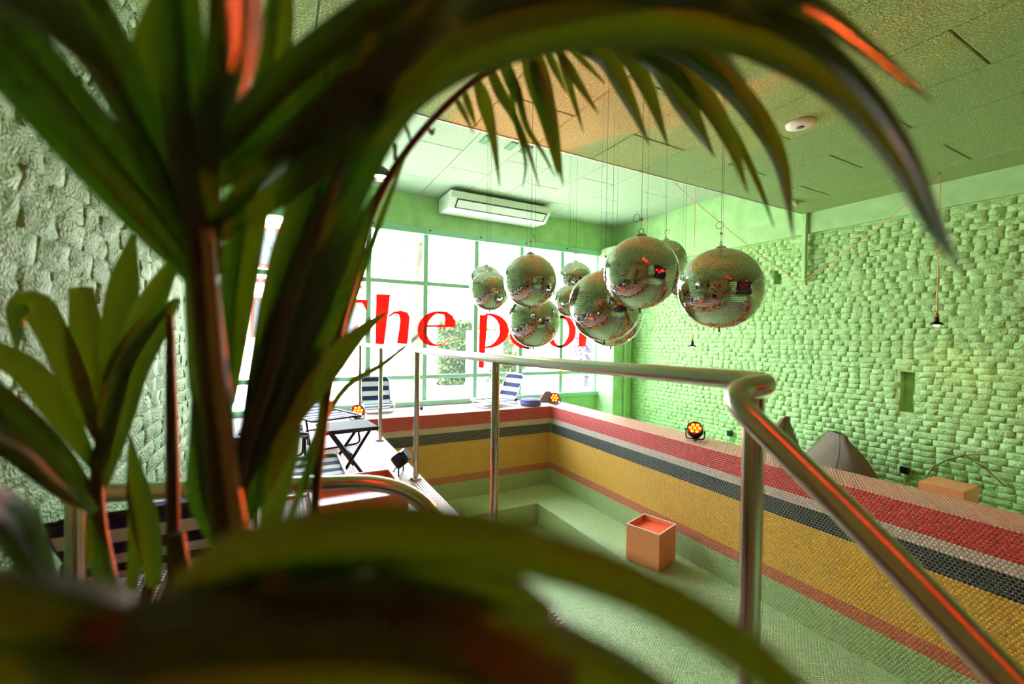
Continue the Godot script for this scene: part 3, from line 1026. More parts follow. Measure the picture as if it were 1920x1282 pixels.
func furniture() -> void:
	# cube tables
	tray_cube("orange tray-topped cube table standing on the green pool bench", Vector3(3.955, YBENCH + 0.006, -3.79), deg_to_rad(17), Vector3(0.43, 0.435, 0.42))
	tray_cube("orange tray-topped cube table on the deck behind the low rail", Vector3(0.355, 0.003, -2.41), 0.0, Vector3(0.45, 0.447, 0.44))
	tray_cube("solid orange cube table beside the brick wall, right edge", Vector3(5.9, YRIGHT + 0.004, -1.755), 0.0, Vector3(0.36, 0.45, 0.34), false)
	# loungers
	lounger("navy and white striped lounger lying along the deck before the orange box", Vector3(0.14, 0.003, -3.35), PI, 10.0, 0.38, 0.5, 0.2, 0.26, 0.54)
	lounger("black framed lounger with raised back against the rough left wall", Vector3(-0.44, 0.003, -2.55), PI, 48.0, 0.50, 0.5, 0.5, 0.24, 0.5, M.black_tube)
	lounger("striped lounger with lifted dark end beyond the small table", Vector3(0.30, 0.003, -5.75), 0.35, 20.0, 0.7, 0.5, 0.5, 0.32, 0.56, M.black_tube)
	lounger("striped folding chair seen from behind at the window corner", Vector3(1.40, 0.003, -7.22), 0.0, 66.0, 0.46, 0.36, 0.0, 0.12, 0.46)
	lounger("blue and white lounger with upright back near the far pool corner", Vector3(3.55, 0.003, -7.15), deg_to_rad(-72), 62.0, 0.50, 0.40, 0.32, 0.10, 0.46)
	lounger("striped lounger half hidden behind palm leaves on the left deck", Vector3(-0.08, 0.003, -4.62), PI, 15.0, 0.5, 0.4, 0.1, 0.30, 0.56, M.black_tube)
	# small folding table
	var t := thing("folding_table", "small dark plastic folding table among the loungers", "table", Vector3(0.53, 0.003, -4.15), 0.1)
	var st := begin()
	box_to(st, Vector3(0, 0.415, 0), Vector3(0.46, 0.035, 0.42), Basis(), 0.012)
	part("table_top", done(st), M.table_plastic, t)
	for sz in [-1, 1]:
		for sx in [-1, 1]:
			part("leg", tube([Vector3(sx * 0.16, 0.40, sz * 0.16), Vector3(-sx * 0.10, 0.012, sz * (0.19 if sx > 0 else 0.16))], 0.014, 8), M.table_plastic, t)
	part("brace", tube([Vector3(0, 0.2, -0.17), Vector3(0, 0.2, 0.17)], 0.01, 8), M.table_plastic, t)
	# floor cushion, blue ball, brown cushion
	t = thing("floor_cushion", "round lilac floor cushion at the far pool corner", "cushion", on(1001, 762, 1, 0.0) + Vector3(0, 0.003, -0.12))
	part("pad", lathe([Vector2(0, 0), Vector2(0.17, 0), Vector2(0.19, 0.02), Vector2(0.195, 0.06), Vector2(0.19, 0.10), Vector2(0.17, 0.12), Vector2(0, 0.128)], 28), M.lilac_cloth, t)
	part("piping", ring_flat(0.192, 0.006), M.navy_cloth, t, Vector3(0, 0.1, 0))
	t = thing("toy_ball", "tiny blue ball on the deck by the window", "ball", on(790, 769, 1, 0.0) + Vector3(0, 0.033, 0))
	part("shell", lathe_sphere(0.03, 16, 10), M.navy_cloth, t)
	t = thing("wedge_cushion", "brown wedge cushion behind the glowing light at the pool corner", "cushion", Vector3(4.60, 0.003, -7.12), -0.5)
	st = begin()
	var a := [Vector3(-0.2, 0, 0.16), Vector3(0.2, 0, 0.16), Vector3(0.2, 0, -0.16), Vector3(-0.2, 0, -0.16)]
	var top := [Vector3(-0.05, 0.2, 0.02), Vector3(0.05, 0.2, 0.02), Vector3(0.05, 0.2, -0.04), Vector3(-0.05, 0.2, -0.04)]
	for k in 4: quad(st, a[k], a[(k + 1) % 4], top[(k + 1) % 4], top[k])
	quad(st, top[0], top[1], top[2], top[3])
	quad(st, a[3], a[2], a[1], a[0])
	part("pad", done(st), M.brown_cloth, t)
	# bean bags
	bean_bag("large taupe bean bag with a pinched top behind the pink rim", Vector3(5.93, YRIGHT + 0.003, -2.74), 0.95, 0.44, 0.76, -0.03)
	bean_bag("taupe bean bag further along, mostly hidden by the sloping rail", Vector3(6.12, YRIGHT + 0.003, -3.60), 0.2, 0.33, 0.80, 0.12)

func ring_flat(R: float, r: float) -> ArrayMesh:
	var p := PackedVector3Array()
	for k in 33:
		p.append(Vector3(R * cos(TAU * k / 32.0), 0, R * sin(TAU * k / 32.0)))
	var st := begin()
	tube_to(st, p, r, 6, false)
	return done(st)

# ---------------------------------------------------------------- fittings
func pendant(label: String, anchor: Vector3, hook: Vector3, lamp: Vector3, energy := 0.0) -> void:
	var t := thing("pendant_lamp", label, "lamp", lamp, 0.0, "small pendant lamps on pink cords")
	var o := -lamp
	var h := hook - Vector3(0, 0.03, 0)
	var path := PackedVector3Array()
	path.append(anchor + o)
	for k in range(1, 8):
		var u := k / 8.0
		path.append(anchor.lerp(h, u) + Vector3(0, -0.06 * sin(PI * u), 0) + o)
	path.append(h + Vector3(0, 0.012, 0) + o)
	path.append(Vector3(lamp.x, h.y - 0.05, lamp.z) + o)
	path.append(Vector3(0, 0.12, 0))
	part("cord", tube(path, 0.0045, 6), M.pink_cord, t)
	part("ceiling_hook", ring_mesh(0.012, 0.003), M.wire, t, h + Vector3(0, 0.018, 0) + o)
	part("cord_grip", lathe([Vector2(0, 0.08), Vector2(0.016, 0.08), Vector2(0.016, 0.11), Vector2(0.006, 0.13), Vector2(0, 0.13)], 12), M.copper, t)
	part("socket", lathe([Vector2(0, 0.03), Vector2(0.022, 0.03), Vector2(0.02, 0.08), Vector2(0, 0.08)], 14), M.lamp_black, t)
	part("shade", lathe([Vector2(0.055, 0.0), Vector2(0.06, 0.004), Vector2(0.05, 0.018), Vector2(0.024, 0.034), Vector2(0, 0.036)], 20), M.lamp_black, t)
	part("bulb", lathe([Vector2(0, -0.022), Vector2(0.02, -0.016), Vector2(0.026, 0.0), Vector2(0.02, 0.016), Vector2(0, 0.02)], 14), M.bulb_glow if energy > 0.0 else M.white_paint, t)
	if energy > 0.0:
		var l := SpotLight3D.new()
		l.name = "glow"
		l.light_color = Color(1.0, 0.80, 0.52)
		l.light_energy = energy
		l.spot_angle = 75.0
		l.spot_angle_attenuation = 0.6
		l.spot_range = 30.0
		l.spot_attenuation = 2.0
		l.light_size = 0.025
		l.shadow_enabled = true
		t.add_child(l)
		l.position = Vector3(0, -0.03, 0)
		l.rotation.x = -PI / 2

func fittings() -> void:
	var anchor := Vector3(XW - 0.075, 2.11, -3.545)
	pendant("small dark pendant lamp on a pink cord before the brick wall, right", anchor, Vector3(6.204, YC, -1.978), Vector3(6.225, 1.45, -1.978), 0.08)
	pendant("small dark pendant lamp on a pink cord under the rightmost mirror ball", anchor + Vector3(0, 0, -0.06), Vector3(4.838, YF, -4.6), on(1298, 650, 2, -4.6), 0.15)
	for z in [0.3, 2.4]:  # two unseen lamps added to brighten the near wall and pool
		pendant("added unseen pendant lamp by the brick wall past the right edge, %s of two" % ("first" if z < 1.0 else "second"), Vector3(XW - 0.075, 2.11, z - 1.2), Vector3(6.2, YC, z), Vector3(6.2, 1.45, z), 0.25)
	# lit pendant by the window
	var lp := at(712, 334, 5.0)
	var t := thing("dome_lamp", "lit dark dome pendant lamp hanging left of the air conditioner", "lamp", lp)
	part("shade", lathe([Vector2(0.135, 0.0), Vector2(0.13, 0.04), Vector2(0.10, 0.095), Vector2(0.05, 0.13), Vector2(0.02, 0.14), Vector2(0.018, 0.13), Vector2(0.048, 0.122), Vector2(0.095, 0.088), Vector2(0.124, 0.038), Vector2(0.129, 0.0)], 28), M.lamp_black, t)
	part("socket", lathe([Vector2(0, 0.13), Vector2(0.022, 0.13), Vector2(0.022, 0.19), Vector2(0, 0.2)], 12), M.copper, t)
	part("cord", tube([Vector3(0, 0.19, 0), Vector3(0, YF - lp.y, 0)], 0.004, 6), M.red_cord, t)
	part("bulb", lathe([Vector2(0, 0.0), Vector2(0.06, 0.012), Vector2(0.08, 0.04), Vector2(0.05, 0.08), Vector2(0, 0.1)], 18), M.bulb_glow, t)
	var l := OmniLight3D.new()
	l.name = "glow"
	l.light_color = Color(1.0, 0.86, 0.72)
	l.light_energy = 0.5
	l.light_size = 0.06
	l.omni_range = 30.0
	l.omni_attenuation = 2.0
	l.shadow_enabled = true
	t.add_child(l)
	l.position = Vector3(0, 0.04, 0)
	# red tube hanging on the left
	var ra := at(424, 70, 2.3)
	var rb := at(375, 256, 2.05)
	t = thing("hanging_tube", "red tube hanging aslant before the rough left wall", "tube", rb)
	part("tube_body", tube([Vector3.ZERO, ra - rb], 0.02, 14), M.red_cord, t)
	part("cord", tube([Vector3(0, 0.0, 0), at(405, 266, 2.05) - rb, at(520, 300, 2.2) - rb], 0.003, 6), M.red_cord, t)
	part("cord", tube([ra - rb, Vector3((ra - rb).x, YC - rb.y, (ra - rb).z)], 0.004, 6), M.red_cord, t)
	t = thing("bare_pendant", "thin red cord pendant glimpsed between palm leaves on the left", "lamp", at(538, 290, 4.3))
	part("cord", tube([Vector3.ZERO, at(560, 190, 4.3) - t.position, Vector3((at(560, 190, 4.3) - t.position).x, YF - t.position.y, (at(560, 190, 4.3) - t.position).z)], 0.006, 6), M.red_cord, t)
	# air conditioner under the raised ceiling
	t = thing("air_conditioner", "long white air conditioner hung under the pale ceiling", "air conditioner", Vector3(3.45, 3.42, -7.2))
	var prof := [Vector2(-0.32, 0.06), Vector2(-0.28, 0.02), Vector2(0.12, 0.0), Vector2(0.17, 0.01), Vector2(0.335, 0.15), Vector2(0.345, 0.25), Vector2(0.32, 0.27), Vector2(-0.32, 0.27)]
	var st := begin()
	var xa := -0.98
	var xb := 0.98
	for k in prof.size():
		var p: Vector2 = prof[k]
		var q: Vector2 = prof[(k + 1) % prof.size()]
		quad(st, Vector3(xa, p.y, p.x), Vector3(xb, p.y, p.x), Vector3(xb, q.y, q.x), Vector3(xa, q.y, q.x))
	for sx in [xa, xb]:
		for k in range(1, prof.size() - 1):
			var v0 := Vector3(sx, prof[0].y, prof[0].x)
			var v1 := Vector3(sx, prof[k].y, prof[k].x)
			var v2 := Vector3(sx, prof[k + 1].y, prof[k + 1].x)
			if sx > 0: tri(st, v0, v2, v1)
			else: tri(st, v0, v1, v2)
	part("casing", done(st), M.ac_white, t)
	var sl := Basis(Vector3.RIGHT, deg_to_rad(22))
	part("outlet_slot", box(Vector3(0.02, 0.082, 0.254), Vector3(1.78, 0.19, 0.014), Basis(Vector3.RIGHT, deg_to_rad(49.7)), 0.003), M.ac_slot, t)
	part("louvre", box(Vector3(0.02, 0.076, 0.260), Vector3(1.73, 0.145, 0.014), Basis(Vector3.RIGHT, deg_to_rad(49.7)), 0.004), M.ac_white, t)
	for sx in [-0.7, 0.7]:
		part("bracket", box(Vector3(sx, 0.29, -0.02), Vector3(0.05, 0.06, 0.3)), M.ac_slot, t)
	part("indicator", box(Vector3(0.82, 0.016, 0.02), Vector3(0.07, 0.01, 0.02)), M.ac_slot, t)
	# ceiling grille
	t = thing("ceiling_grille", "green ceiling air grille of short slots near the window", "grille", Vector3(2.6, YF, -5.03))
	for k in 3:
		part("slot", box(Vector3([-0.34, 0.02, 0.24][k], -0.006, 0.0), Vector3(0.10, 0.014, 0.22), Basis(), 0.003), M.dark_slot, t)
	# white ceiling disc and strip
	t = thing("ceiling_disc", "white round ceiling access point with a lilac mark", "ceiling fitting", on(1501, 231, 1, YC))
	part("body", lathe([Vector2(0, -0.035), Vector2(0.07, -0.033), Vector2(0.105, -0.02), Vector2(0.11, 0.0), Vector2(0, 0.0)], 32), M.white_paint, t)
	part("mark", lathe([Vector2(0, -0.037), Vector2(0.03, -0.0365), Vector2(0.03, -0.03), Vector2(0, -0.03)], 20), M.lilac_cloth, t)
	t = thing("ceiling_strip", "thin white strip fitting near the ceiling corner", "ceiling fitting", on(1490, 378, 1, YC) + Vector3(0, -0.02, 0), deg_to_rad(20))
	part("body", box(Vector3(0, 0, 0), Vector3(0.24, 0.035, 0.05), Basis(), 0.008), M.white_paint, t)
	part("lens", box(Vector3(0, -0.016, 0), Vector3(0.2, 0.01, 0.03), Basis(), 0.003), M.ac_white, t)
	# wall sockets and the old cable line
	for s in [["black wall socket box left of the orange cube table", -2.367, -0.285], ["black wall socket box beyond the right stage light", -4.679, -0.309]]:
		t = thing("wall_socket", s[0], "socket", Vector3(XW, s[2], s[1]))
		part("box", box(Vector3(-0.015, 0, 0), Vector3(0.05, 0.085, 0.085), Basis(), 0.006), M.black_plastic, t)
		part("cover", box(Vector3(-0.042, 0, 0), Vector3(0.006, 0.07, 0.07), Basis(), 0.003), M.black_tube, t)
		part("conduit", tube([Vector3(-0.01, -0.04, 0), Vector3(-0.01, YRIGHT - s[2], 0)], 0.01, 8), M.green_plaster, t)
	t = thing("wall_cable", "old painted cable forking on the brick wall above the cube", "cable", Vector3(XW - 0.02, 0.028, -1.845))
	var hub := t.position
	for pl in [[[1735, 897], [1750, 875], [1775, 862], [1810, 853]], [[1810, 853], [1850, 880], [1885, 912]], [[1810, 853], [1850, 851]]]:
		var path := PackedVector3Array()
		for p in pl: path.append(on(p[0], p[1], 0, XW - 0.02) - hub)
		part("cable_run", tube(path, 0.008, 6), M.cable_paint, t)
	# stage lights
	par_can("glowing orange stage light on the pink rim before the brick wall", Vector3(4.56, 0.004, -3.68), Vector3(2.3, 3.0, -2.2) - Vector3(4.56, 0.1, -3.68), 1.8, Color(1.0, 0.55, 0.16), true, 30.0)
	par_can("glowing red stage light at the far pool corner", Vector3(4.53, 0.004, -6.78), Vector3(-0.1, 1.2, -0.55) - Vector3(4.53, 0.12, -6.78), 45.0, Color(1.0, 0.32, 0.04), true, 9.0)
	par_can("orange stage light on the deck at the far end of the handrail", Vector3(0.98, 0.004, -6.62), Vector3(1.95, 3.0, -2.75) - Vector3(0.98, 0.1, -6.62), 20.0, Color(1.0, 0.30, 0.18), true, 12.0)
	flood_light("black square floodlight on a wire stand at a handrail post", Vector3(0.95, 0.004, -3.86))

# ---------------------------------------------------------------- behind the camera: bar with red tubes
func rear_bar() -> void:
	var t := thing("back_bar", "dark back bar with shelves behind the camera", "bar", Vector3(3.4, 0, ZB - 0.35))
	part("counter", box(Vector3(0, 0.55, -0.9), Vector3(4.2, 1.1, 0.5), Basis(), 0.01), M.bar_dark, t)
	part("back_panel", box(Vector3(0, 1.3, 0.3), Vector3(4.2, 2.6, 0.05)), M.bar_dark, t)
	part("canopy", box(Vector3(0, 2.6, -0.3), Vector3(4.2, 0.2, 1.2), Basis(), 0.01), M.bar_dark, t)
	for k in 2:
		part("shelf", box(Vector3(0, 1.4 + 0.45 * k, 0.15), Vector3(3.9, 0.03, 0.25)), M.bar_dark, t)
	for k in 3:
		var s := thing("neon_tube", ["first", "second", "third"][k] + " red neon tube in the row under the ceiling above the stairs", "neon tube", Vector3(0.49 - 0.04 * k, YC - 0.06, 0.28 + 0.88 * k), 0.0, "red neon tubes under the ceiling")
		part("tube_glow", tube([Vector3(0, 0, -0.40), Vector3(0, 0, 0.40)], 0.018, 10), M.neon_red, s)
		for sz in [-0.41, 0.41]:
			part("end_cap", box(Vector3(0, 0.02, sz), Vector3(0.05, 0.08, 0.03), Basis(), 0.006), M.black_plastic, s)
		var l := AreaLight3D.new()
		l.name = "neon_light"
		l.area_size = Vector2(0.036, 0.8)
		l.light_color = Color(1, 0.06, 0.05)
		l.light_energy = 0.12
		l.shadow_enabled = true
		s.add_child(l)
		l.position = Vector3(0, -0.022, 0)
		l.rotation.x = -PI / 2
	for k in 3:
		var s := thing("neon_tube", ["upper", "middle", "lower"][k] + " red neon tube on the back bar", "neon tube", Vector3(3.4, 1.32 + 0.42 * k, ZB - 0.28), 0.0, "red neon tubes of the bar")
		part("tube_glow", tube([Vector3(-1.5, 0, 0), Vector3(1.5, 0, 0)], 0.02, 10), M.neon_red, s)
		for sx in [-1.5, 1.5]:
			part("end_cap", box(Vector3(sx, 0, 0), Vector3(0.05, 0.06, 0.06), Basis(), 0.006), M.black_plastic, s)
		var l := AreaLight3D.new()
		l.name = "neon_light"
		l.area_size = Vector2(3.0, 0.04)
		l.light_color = Color(1, 0.05, 0.07)
		l.light_energy = 0.2
		l.shadow_enabled = true
		s.add_child(l)
		l.position = Vector3(0, 0, -0.03)

# ---------------------------------------------------------------- palms in the foreground
# pts: [px, py, depth, width in pixels]; the blade is a folded strip through real points in space
func spline(pts: Array, n: int) -> Array:
	var out := []
	for k in n + 1:
		var f := float(k) / n * (pts.size() - 1)
		var i := mini(int(f), pts.size() - 2)
		var u := f - i
		var v := []
		for c in 4:
			var p1: float = pts[i][c]
			var p2: float = pts[i + 1][c]
			var p0: float = pts[i - 1][c] if i > 0 else 2 * p1 - p2
			var p3: float = pts[i + 2][c] if i + 2 < pts.size() else 2 * p2 - p1
			v.append(0.5 * (2 * p1 + (p2 - p0) * u + (2 * p0 - 5 * p1 + 4 * p2 - p3) * u * u + (3 * p1 - p0 - 3 * p2 + p3) * u * u * u))
		out.append(v)
	return out

func blade_mesh(pts: Array, fold := 0.35, twist := 0.0) -> ArrayMesh:
	var s := spline(pts, maxi(10, pts.size() * 4))
	var c := []
	for v in s: c.append(at(v[0], v[1], v[2]))
	var st := begin()
	st.set_smooth_group(1)
	var prev := []
	for i in s.size():
		var t: Vector3 = (c[mini(i + 1, c.size() - 1)] - c[maxi(i - 1, 0)]).normalized()
		var view: Vector3 = (EYE - c[i]).normalized()
		var x := t.cross(view).normalized()
		var nn := x.cross(t).normalized()
		var r := Basis(t, twist)
		x = r * x
		nn = r * nn
		var hw: float = maxf(s[i][3], 0.8) * 0.5 * s[i][2] / FOC
		var row := []
		for k in 5:
			var e := (k - 2) / 2.0
			row.append(c[i] + x * e * hw - nn * absf(e) * hw * fold)
		if i > 0:
			for k in 4:
				var q := [prev[k], prev[k + 1], row[k + 1], row[k]]
				var uv := [Vector2(k / 4.0, (i - 1) * 0.1), Vector2((k + 1) / 4.0, (i - 1) * 0.1), Vector2((k + 1) / 4.0, i * 0.1), Vector2(k / 4.0, i * 0.1)]
				for j in [0, 2, 1, 0, 3, 2]:
					st.set_uv(uv[j])
					st.add_vertex(q[j])
		prev = row
	return done(st)

func stalk_mesh(pts: Array, sides := 8) -> ArrayMesh:
	var s := spline(pts, maxi(8, pts.size() * 4))
	var c := PackedVector3Array()
	var r := []
	for v in s:
		c.append(at(v[0], v[1], v[2]))
		r.append(maxf(v[3], 1.0) * 0.5 * v[2] / FOC)
	var st := begin()
	tube_to(st, c, r, sides)
	return done(st)

func frond(palm: Node3D, stalk: Array, blades: Array, stalk_mat := "palm_stalk") -> void:
	var f := part("frond", stalk_mesh(stalk), M[stalk_mat], palm)
	for b in blades:
		var wide := 0.0
		for p in b: wide = maxf(wide, p[3])
		if wide < 52.0 or b[0][2] < 0.25:
			part("leaflet", blade_mesh(b, rng.randf_range(0.2, 0.5) if b[0][2] > 0.25 else 0.9, rng.randf_range(-0.25, 0.25)), M.palm_leaf, f)
			continue
		# a broad sheaf is two or three overlapping leaflets
		var n := 2 if wide < 95.0 else 3
		for k in n:
			var e := (k - (n - 1) * 0.5) / n
			var c := []
			for i in b.size():
				var t := Vector2(b[mini(i + 1, b.size() - 1)][0] - b[maxi(i - 1, 0)][0], b[mini(i + 1, b.size() - 1)][1] - b[maxi(i - 1, 0)][1]).normalized()
				var w: float = b[i][3]
				c.append([b[i][0] - t.y * w * e, b[i][1] + t.x * w * e, b[i][2] + 0.012 * (k % 2), w * (0.62 if n == 2 else 0.48)])
			part("leaflet", blade_mesh(c, rng.randf_range(0.15, 0.6), rng.randf_range(-0.5, 0.5)), M.palm_leaf, f)

# shorthand: blade from points without depth: constant depth d0 to d1 along it, widths given
func bl(d0: float, d1: float, a: Array) -> Array:
	var out := []
	var n := a.size() / 3
	for k in n:
		out.append([a[k * 3], a[k * 3 + 1], lerpf(d0, d1, k / maxf(n - 1.0, 1.0)), a[k * 3 + 2]])
	return out

func palms() -> void:
	var pot_a := Vector3(-0.05, 0.003, -0.78)
	var palm := Node3D.new()
	palm.name = "kentia_palm"
	add_child(palm)
	tag(palm, "large dark potted palm arching across the foreground", "palm plant")
	part("pot", lathe([Vector2(0, 0), Vector2(0.15, 0), Vector2(0.2, 0.38), Vector2(0.215, 0.39), Vector2(0.215, 0.42), Vector2(0.195, 0.42), Vector2(0.185, 0.36), Vector2(0, 0.36)], 32), M.pot_clay, palm, pot_a)
	part("soil", lathe([Vector2(0, 0.365), Vector2(0.183, 0.365), Vector2(0.15, 0.38), Vector2(0, 0.39)], 24), M.soil, palm, pot_a)
	for k in 5:
		var px: float = [425, 440, 460, 585, 330][k]
		var d: float = [0.52, 0.55, 0.5, 0.7, 0.62][k]
		var a := at(px, 1000, d)
		part("stem", tube([pot_a + Vector3(-0.05 + 0.03 * k, 0.36, 0.02 * (k % 2)), a.lerp(pot_a, 0.4) + Vector3(0, 0.1, 0), a], [0.014, 0.012, 0.011], 8), M.palm_stalk, palm)
	# the big near arch
	frond(palm, bl(0.52, 0.36, [440, 1010, 34, 450, 880, 30, 510, 690, 22, 570, 490, 18, 635, 325, 16, 708, 200, 14, 795, 120, 12]), [
		bl(0.5, 0.30, [455, 890, 26, 510, 700, 75, 568, 500, 108, 632, 335, 112, 705, 205, 110, 790, 125, 104, 930, 66, 98, 1150, 28, 94, 1350, 40, 90, 1500, 100, 82, 1610, 190, 64, 1690, 300, 48, 1750, 420, 28, 1800, 505, 4]),
		bl(0.36, 0.34, [640, 260, 50, 760, 110, 80, 920, 20, 90, 1150, -25, 80, 1380, -40, 70]),
		bl(0.34, 0.36, [1250, -30, 60, 1400, -10, 55, 1520, 20, 44, 1630, 95, 26, 1748, 192, 3]),
		bl(0.42, 0.42, [1180, 30, 20, 1280, 55, 24, 1350, 100, 16, 1402, 152, 3]),
	])
	# the farther, sharper arch with hanging leaflets
	frond(palm, bl(0.62, 0.86, [585, 1000, 16, 605, 800, 19, 630, 640, 20, 670, 490, 19, 700, 390, 17, 750, 300, 14, 820, 215, 12, 900, 145, 11, 1000, 98, 9, 1100, 85, 8, 1180, 88, 6]), [
		bl(0.84, 0.8, [1000, 92, 20, 1012, 140, 36, 1035, 240, 26, 1056, 348, 2]),
		bl(0.84, 0.86, [985, 96, 20, 1000, 150, 30, 1025, 230, 22, 1046, 330, 2]),
		bl(0.8, 0.8, [893, 150, 16, 908, 190, 28, 925, 260, 16, 937, 350, 2]),
		bl(0.8, 0.82, [868, 165, 8, 878, 195, 14, 893, 238, 2]),
		bl(0.8, 0.78, [850, 180, 8, 866, 205, 12, 888, 250, 2]),
		bl(0.8, 0.84, [918, 138, 10, 935, 175, 16, 958, 221, 2]),
		bl(0.82, 0.84, [940, 120, 14, 962, 160, 24, 988, 224, 2]),
		bl(0.82, 0.88, [926, 136, 10, 950, 190, 16, 985, 265, 10, 1012, 352, 2]),
		bl(0.84, 0.9, [955, 118, 10, 965, 220, 9, 985, 300, 6, 980, 352, 2]),
		bl(0.84, 0.88, [960, 130, 8, 985, 230, 12, 1020, 290, 6, 1040, 330, 2]),
		bl(0.84, 0.86, [1022, 90, 10, 1040, 125, 15, 1062, 174, 2]),
		bl(0.84, 0.82, [1042, 86, 12, 1075, 140, 18, 1122, 214, 2]),
		bl(0.84, 0.88, [1045, 90, 8, 1068, 160, 13, 1094, 248, 2]),
		bl(0.84, 0.84, [1065, 86, 8, 1095, 115, 11, 1134, 157, 2]),
		bl(0.82, 0.78, [1080, 88, 14, 1133, 110, 34, 1170, 170, 28, 1218, 273, 2]),
		bl(0.82, 0.8, [1120, 90, 14, 1175, 105, 30, 1215, 170, 26, 1253, 275, 2]),
		bl(0.8, 0.72, [1150, 90, 16, 1225, 115, 34, 1285, 200, 36, 1340, 296, 2]),
		bl(0.78, 0.66, [1160, 88, 16, 1240, 105, 38, 1320, 180, 36, 1370, 265, 24, 1402, 362, 2]),
		bl(0.78, 0.7, [1290, 150, 12, 1370, 240, 14, 1420, 340, 10, 1452, 427, 2]),
		bl(0.76, 0.6, [1110, 82, 16, 1210, 72, 34, 1310, 112, 40, 1400, 195, 38, 1462, 300, 26, 1488, 446, 2]),
		bl(0.84, 0.86, [800, 235, 5, 810, 250, 8, 815, 238, 2]),
		bl(0.78, 0.8, [760, 232, 6, 766, 250, 7, 772, 275, 2]),
		bl(0.76, 0.8, [738, 300, 4, 742, 270, 7, 740, 345, 2]),
		bl(0.7, 0.72, [640, 650, 6, 690, 480, 14, 745, 330, 8, 762, 290, 3]),
		bl(0.72, 0.8, [560, 880, 6, 640, 735, 14, 720, 680, 12, 812, 606, 2]),
	], "palm_stalk")
	# fan of blades rising from the middle left
	frond(palm, bl(0.50, 0.42, [425, 1010, 46, 410, 800, 52, 385, 560, 48, 365, 380, 40, 350, 200, 30]), [
		bl(0.50, 0.46, [450, 870, 20, 500, 720, 58, 560, 560, 70, 605, 430, 56, 640, 320, 10]),
		bl(0.52, 0.48, [470, 850, 20, 535, 740, 50, 590, 630, 60, 640, 510, 50, 700, 365, 6]),
		bl(0.52, 0.62, [460, 890, 16, 540, 790, 44, 610, 700, 50, 675, 625, 30, 738, 576, 2]),
		bl(0.54, 0.48, [430, 760, 20, 440, 600, 50, 462, 430, 58, 495, 250, 54, 520, 60, 48, 530, -40, 30]),
		bl(0.46, 0.26, [385, 340, 40, 490, 250, 110, 620, 135, 130, 760, 30, 120, 880, -60, 80]),
		bl(0.46, 0.30, [390, 450, 30, 510, 345, 80, 640, 235, 92, 760, 130, 80, 860, 50, 40]),
		bl(0.46, 0.34, [400, 520, 30, 372, 350, 70, 350, 180, 76, 335, -40, 60]),
		bl(0.46, 0.30, [395, 500, 30, 325, 335, 70, 250, 190, 76, 160, 30, 90, 100, -60, 80]),
		bl(0.46, 0.30, [385, 520, 30, 290, 380, 80, 180, 250, 84, 70, 110, 80, -40, -20, 70]),
		bl(0.46, 0.32, [370, 540, 16, 250, 410, 40, 120, 270, 48, 20, 160, 46, -60, 70, 40]),
		bl(0.30, 0.22, [230, 190, 20, 180, 110, 60, 90, 30, 80, -30, -40, 90]),
		bl(0.44, 0.30, [370, 330, 30, 420, 180, 70, 440, 60, 90, 440, -50, 90]),
		bl(0.46, 0.40, [350, 420, 20, 290, 250, 40, 270, 120, 44, 300, 20, 40, 340, -40, 30]),
		bl(0.5, 0.56, [440, 900, 18, 400, 760, 60, 380, 620, 50, 350, 480, 10]),
	], "palm_stalk")
	frond(palm, bl(0.46, 0.44, [455, 1020, 26, 432, 880, 24, 412, 720, 23, 400, 580, 22, 388, 430, 20]), [
		bl(0.6, 0.58, [498, 1040, 20, 515, 930, 46, 540, 820, 44, 560, 715, 4]),
		bl(0.6, 0.62, [535, 990, 8, 575, 890, 18, 600, 800, 16, 602, 700, 2]),
		bl(0.5, 0.5, [430, 1000, 40, 470, 880, 90, 530, 780, 70, 600, 650, 10]),
		bl(0.52, 0.5, [430, 1040, 40, 390, 930, 70, 375, 830, 40, 360, 740, 4]),
	], "dry_stalk")
	# very near leaves along the bottom edge
	frond(palm, bl(0.40, 0.17, [430, 1120, 20, 400, 1180, 30, 420, 1160, 30, 520, 1090, 30]), [
		bl(0.20, 0.15, [260, 1205, 60, 420, 1080, 120, 600, 1024, 122, 780, 1012, 114, 960, 1036, 100, 1150, 1096, 92, 1300, 1168, 90, 1430, 1257, 84, 1520, 1340, 60]),
		bl(0.20, 0.18, [300, 1190, 60, 500, 1105, 120, 700, 1080, 120, 850, 1085, 95, 960, 1110, 60, 1040, 1150, 20]),
		bl(0.19, 0.17, [150, 1210, 60, 350, 1150, 120, 600, 1115, 130, 820, 1135, 130, 1010, 1210, 120, 1180, 1290, 110, 1300, 1360, 80]),
		bl(0.17, 0.16, [-60, 1260, 160, 250, 1240, 190, 550, 1230, 190, 850, 1255, 170, 1080, 1330, 120]),
		bl(0.20, 0.15, [330, 1190, 30, 220, 1135, 54, 100, 1105, 62, -60, 1095, 60]),
		bl(0.18, 0.16, [300, 1220, 60, 180, 1180, 90, 40, 1160, 100, -80, 1150, 90]),
	])
	# smaller palm at the left edge
	var pot_b := Vector3(-0.36, 0.003, -0.86)
	palm = Node3D.new()
	palm.name = "kentia_palm_001"
	add_child(palm)
	tag(palm, "smaller potted palm with a fan of leaves at the left edge", "palm plant")
	part("pot", lathe([Vector2(0, 0), Vector2(0.10, 0), Vector2(0.14, 0.3), Vector2(0.15, 0.31), Vector2(0.15, 0.33), Vector2(0.13, 0.33), Vector2(0.125, 0.28), Vector2(0, 0.28)], 28), M.pot_clay, palm, pot_b)
	part("soil", lathe([Vector2(0, 0.285), Vector2(0.123, 0.285), Vector2(0.1, 0.30), Vector2(0, 0.305)], 22), M.soil, palm, pot_b)
